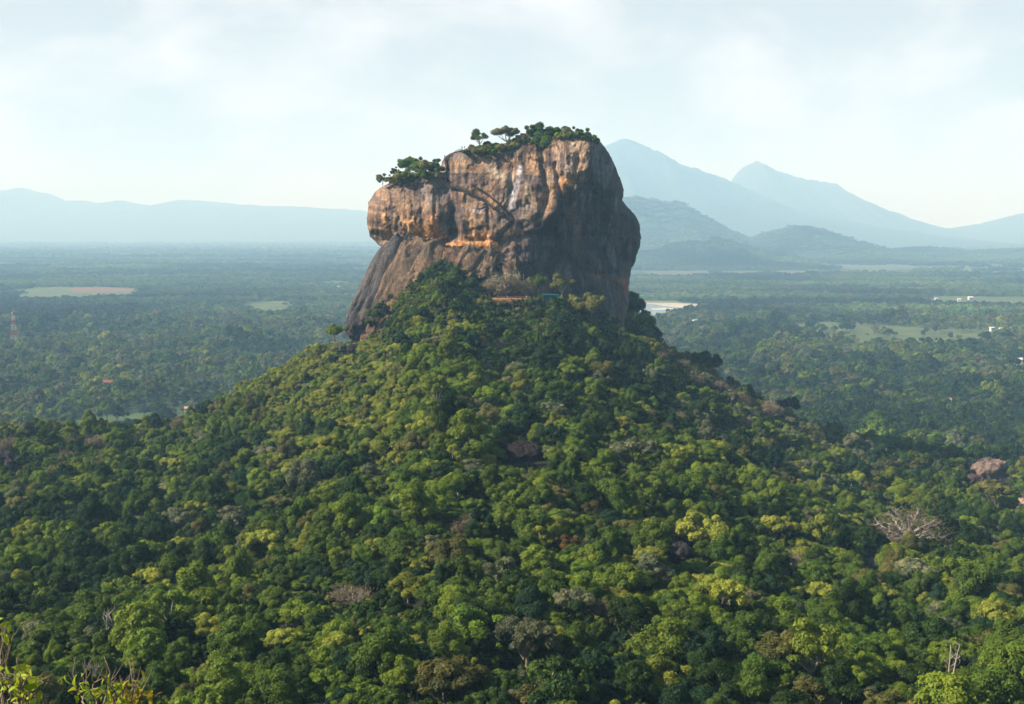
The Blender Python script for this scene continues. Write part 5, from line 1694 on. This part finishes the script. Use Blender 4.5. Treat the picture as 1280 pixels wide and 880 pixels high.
for a in ((135, 476, 12, 'red', 'house with a bright red roof half hidden in dark left trees', 14, 1), (236, 509, 11, 'tan', 'tan-roofed house with white walls beyond the left green field', 9, 1),
          (1083, 373, 6, 'red', 'orange-red roofed house alone at the edge of the far right trees', 9, 2), (1170, 372.5, 4, 'white', 'small white house left of the pair on the far right strip', 7, 1),
          (1199, 373.5, 4.5, 'white', 'white house in the middle of the far right strip', 8, 1), (1213, 371, 6, 'white', 'largest white house on the far right strip', 8, 1),
          (1240, 409, 6, 'white', 'white-roofed house left of the cluster by the right green field', 8, 1), (1251, 415, 11, 'grey', 'long grey-roofed building in the cluster by the right green field', 7, 1),
          (1252, 410, 6, 'white', 'white house behind the long grey-roofed building', 9, 1), (1262, 409, 5, 'white', 'tall pale house at the right end of the field cluster', 9, 2),
          (1184, 498, 10, 'tan', 'tan-roofed house sunk in the trees of the lower right plain', 14, 1), (1273, 448, 9, 'white', 'whitish house at the right picture edge above the tree belt', 12, 1),
          (816, 345, 4, 'white', 'white house left of the pair in the fields right of the rock', 6, 1), (861, 345.5, 5, 'tan', 'tan-roofed house in the dry fields right of the rock', 6, 1),
          (877, 325, 5, 'red', 'small red-roofed house at the foot of the nearest hill', 6, 1), (926, 349, 4, 'white', 'lone white house right of the dry fields', 6, 1),
          (960, 398, 4, 'white', 'small white house above the near end of the right green field', 9, 1), (995, 395, 4, 'white', 'white house at the left tip of the right green field', 9, 1),
          (874, 423, 6, 'white', 'white-roofed house among bright trees right of the lake', 12, 1), (869, 400, 7, 'grey', 'grey-roofed house near the lake shore trees', 11, 1),
          (115, 377, 7, 'white', 'long white shed in the trees below the ploughed field', 9, 1), (134, 377.5, 4, 'white', 'short white shed right of the long white shed', 9, 1),
          (422, 358, 6, 'white', 'white house close to the left side of the rock', 9, 1), (281, 504, 5, 'white', 'little white house right of the tan-roofed one', 10, 1),
          (105, 499, 4, 'white', 'tiny pale house in the dark trees left of the red roof', 12, 1)):
    house(*a[:7], rz=.15 + .3 * math.sin(a[0]))

# a few trees that stand alone in the fields
G6 = 'trees standing alone on the plain'
for px, py, rpx, sh, lab, c_ in ((1059, 408, 5, 0, 'round dark tree alone in the right green field', 1), (1094, 411, 3.5, 2, 'small tree alone in the middle of the right green field', 1),
                             (146, 520, 10, 7, 'tall dark tree alone in the left green field', .8), (165, 532, 10, 0, 'dark bush tree at the near edge of the left green field', .9),
                             (800, 397, 8, 0, 'dark tree on the lake shore beside the rock', .9), (823, 398, 6, 1, 'dark tree at the tip of the lake', .9), (877, 452, 22, 0, 'big dark tree behind the largest dry crest tree', .8),
                             (985, 505, 14, 0, 'dark tree just beyond the right crest', .7)):
    p = on_plain(px, py + rpx, 0)
    if py > 440 and px > 800: p = at(px, py, 770); R = rpx * 770 / FPX; p[2] -= 1.3 * R
    else: R = rpx * p[1] / FPX
    plant('field_tree', SHAPES[sh], p, R, tint('dark green', c_), px, lab, 'tree', G6)

# ------------------------------------------------------------------ leafy twigs on the ledge by the viewpoint
M_STEM = simple_mat('twig_bark', (0.20, 0.155, 0.105), var=.35, scale=40)
M_YLEAF = leaf_mat('young_leaf', .45)
def twig_plant(name, stems, d, seed, label, ltint, lsize=.045, leaves=10):
    rg = np.random.default_rng(seed)
    base = at(np.mean([s[0][0] for s in stems]), 1000, d)
    base[2] = 183.4
    o = tag(empty(name, base), label, 'plant', 'leafy twigs close to the viewpoint')
    LV, LF, LC, n = [], [], [], 0
    for s in stems:
        P = []
        for k, (px, py) in enumerate(s):
            q = at(px, py, d + rg.uniform(-.25, .25)); P.append(q)
        foot = P[0].copy(); foot[2] = 183.35
        P = np.array([foot] + P)
        t = np.linspace(0, len(P) - 1, 14)
        P = np.stack([np.interp(t, np.arange(len(P)), P[:, j]) for j in range(3)], 1) + rg.normal(0, .012, (14, 3))
        mb = MB(); mb.tube(P - base, np.linspace(.014, .004, 14), 6)
        for _ in range(5):
            j = rg.integers(5, 13); e = P[j] + np.array([rg.normal(0, .12), rg.normal(0, .1), rg.uniform(.06, .28)])
            mb.tube([P[j] - base, (P[j] + e) / 2 + rg.normal(0, .02, 3) - base, e - base], [.006, .004, .0025], 5)
        mb.build('stem', M_STEM, o, smooth=True)
        for _ in range(leaves):
            c_ = P[rg.integers(7, 14)] + rg.normal(0, .055, 3) - base
            nrm = rg.normal(size=3) + np.array([-.5, 0, .8]); nrm /= np.linalg.norm(nrm)
            tdir = np.cross(nrm, rg.normal(size=3)); tdir /= np.linalg.norm(tdir); bdir = np.cross(nrm, tdir)
            L_ = lsize * rg.uniform(.7, 1.5)
            outl = [(-1, 0), (-.5, .38), (.1, .46), (.6, .28), (1.15, 0), (.6, -.28), (.1, -.46), (-.5, -.38)]
            LV += [c_ + tdir * a * L_ + bdir * b * L_ + nrm * (abs(b) * .35 - .25 * a * a) * L_ for a, b in outl]
            LF.append([n + q for q in range(8)]); n += 8
            tq = rg.uniform(.75, 1.25); LC += [(tq * rg.uniform(.9, 1.15), tq, tq)] * 8
    me = mesh_np('leaves', LV, LF); set_leaf(me, np.array(LC)); me.materials.append(M_YLEAF)
    lo = obj('leaves', me, None, o); lo['tint'] = list(ltint) + [1.0]
    return o
YL = (.30, .38, .025)
twig_plant('twiggy_shrub', [[(4, 880), (3, 830), (8, 785)], [(2, 880), (10, 815), (26, 782)], [(6, 880), (2, 835), (1, 790)], [(0, 880), (4, 840), (3, 800)]], 11.5, 1, 'tall bare twigs with a tuft of lime leaves at the lower left corner', YL, .05, 2)
twig_plant('leafy_shrub', [[(28, 880), (30, 855), (32, 838)], [(14, 880), (12, 862), (16, 845)], [(38, 880), (44, 862), (48, 850)], [(22, 885), (20, 872), (24, 860)]], 11.0, 2, 'lime-leaved shoots right of the tall bare twigs', YL, .055, 9)
twig_plant('leafy_shrub', [[(118, 885), (119, 868), (120, 852)], [(126, 885), (132, 872), (134, 843)], [(140, 885), (140, 868), (141, 855)], [(108, 885), (100, 868), (94, 856)], [(133, 890), (150, 876), (163, 850)]], 11.0, 3,
           'upright pale shoots with scattered lime leaves at the bottom edge', YL, .05, 8)
twig_plant('leafy_shrub', [[(150, 890), (152, 878), (156, 866)], [(160, 890), (163, 874), (165, 858)], [(146, 892), (144, 880), (146, 872)], [(169, 892), (173, 880), (176, 868)]], 11.3, 4,
           'yellowing leafy shoots, rightmost of the twigs at the bottom edge', (.34, .28, .03), .05, 11)

# ------------------------------------------------------------------ haze
def haze():
    m = bpy.data.materials.new('haze')
    m.use_nodes = True
    n = m.node_tree
    n.nodes.clear()
    o = n.nodes.new('ShaderNodeOutputMaterial')
    v = n.nodes.new('ShaderNodeVolumePrincipled')
    v.inputs['Color'].default_value = (0.40, 0.70, 1.0, 1)
    v.inputs['Absorption Color'].default_value = (0.82, 0.82, 0.82, 1)
    v.inputs['Density'].default_value = 0.00011
    v.inputs['Anisotropy'].default_value = 0.0
    n.links.new(v.outputs[0], o.inputs['Volume'])
    b = MB()
    x0, x1, y0, y1, z0, z1 = -40000, 40000, -3000, 46000, -6, 2000
    b.box(((x0 + x1) / 2, (y0 + y1) / 2, (z0 + z1) / 2), (x1 - x0, y1 - y0, z1 - z0))
    tag(b.build('haze', m), kind='stuff')
haze()
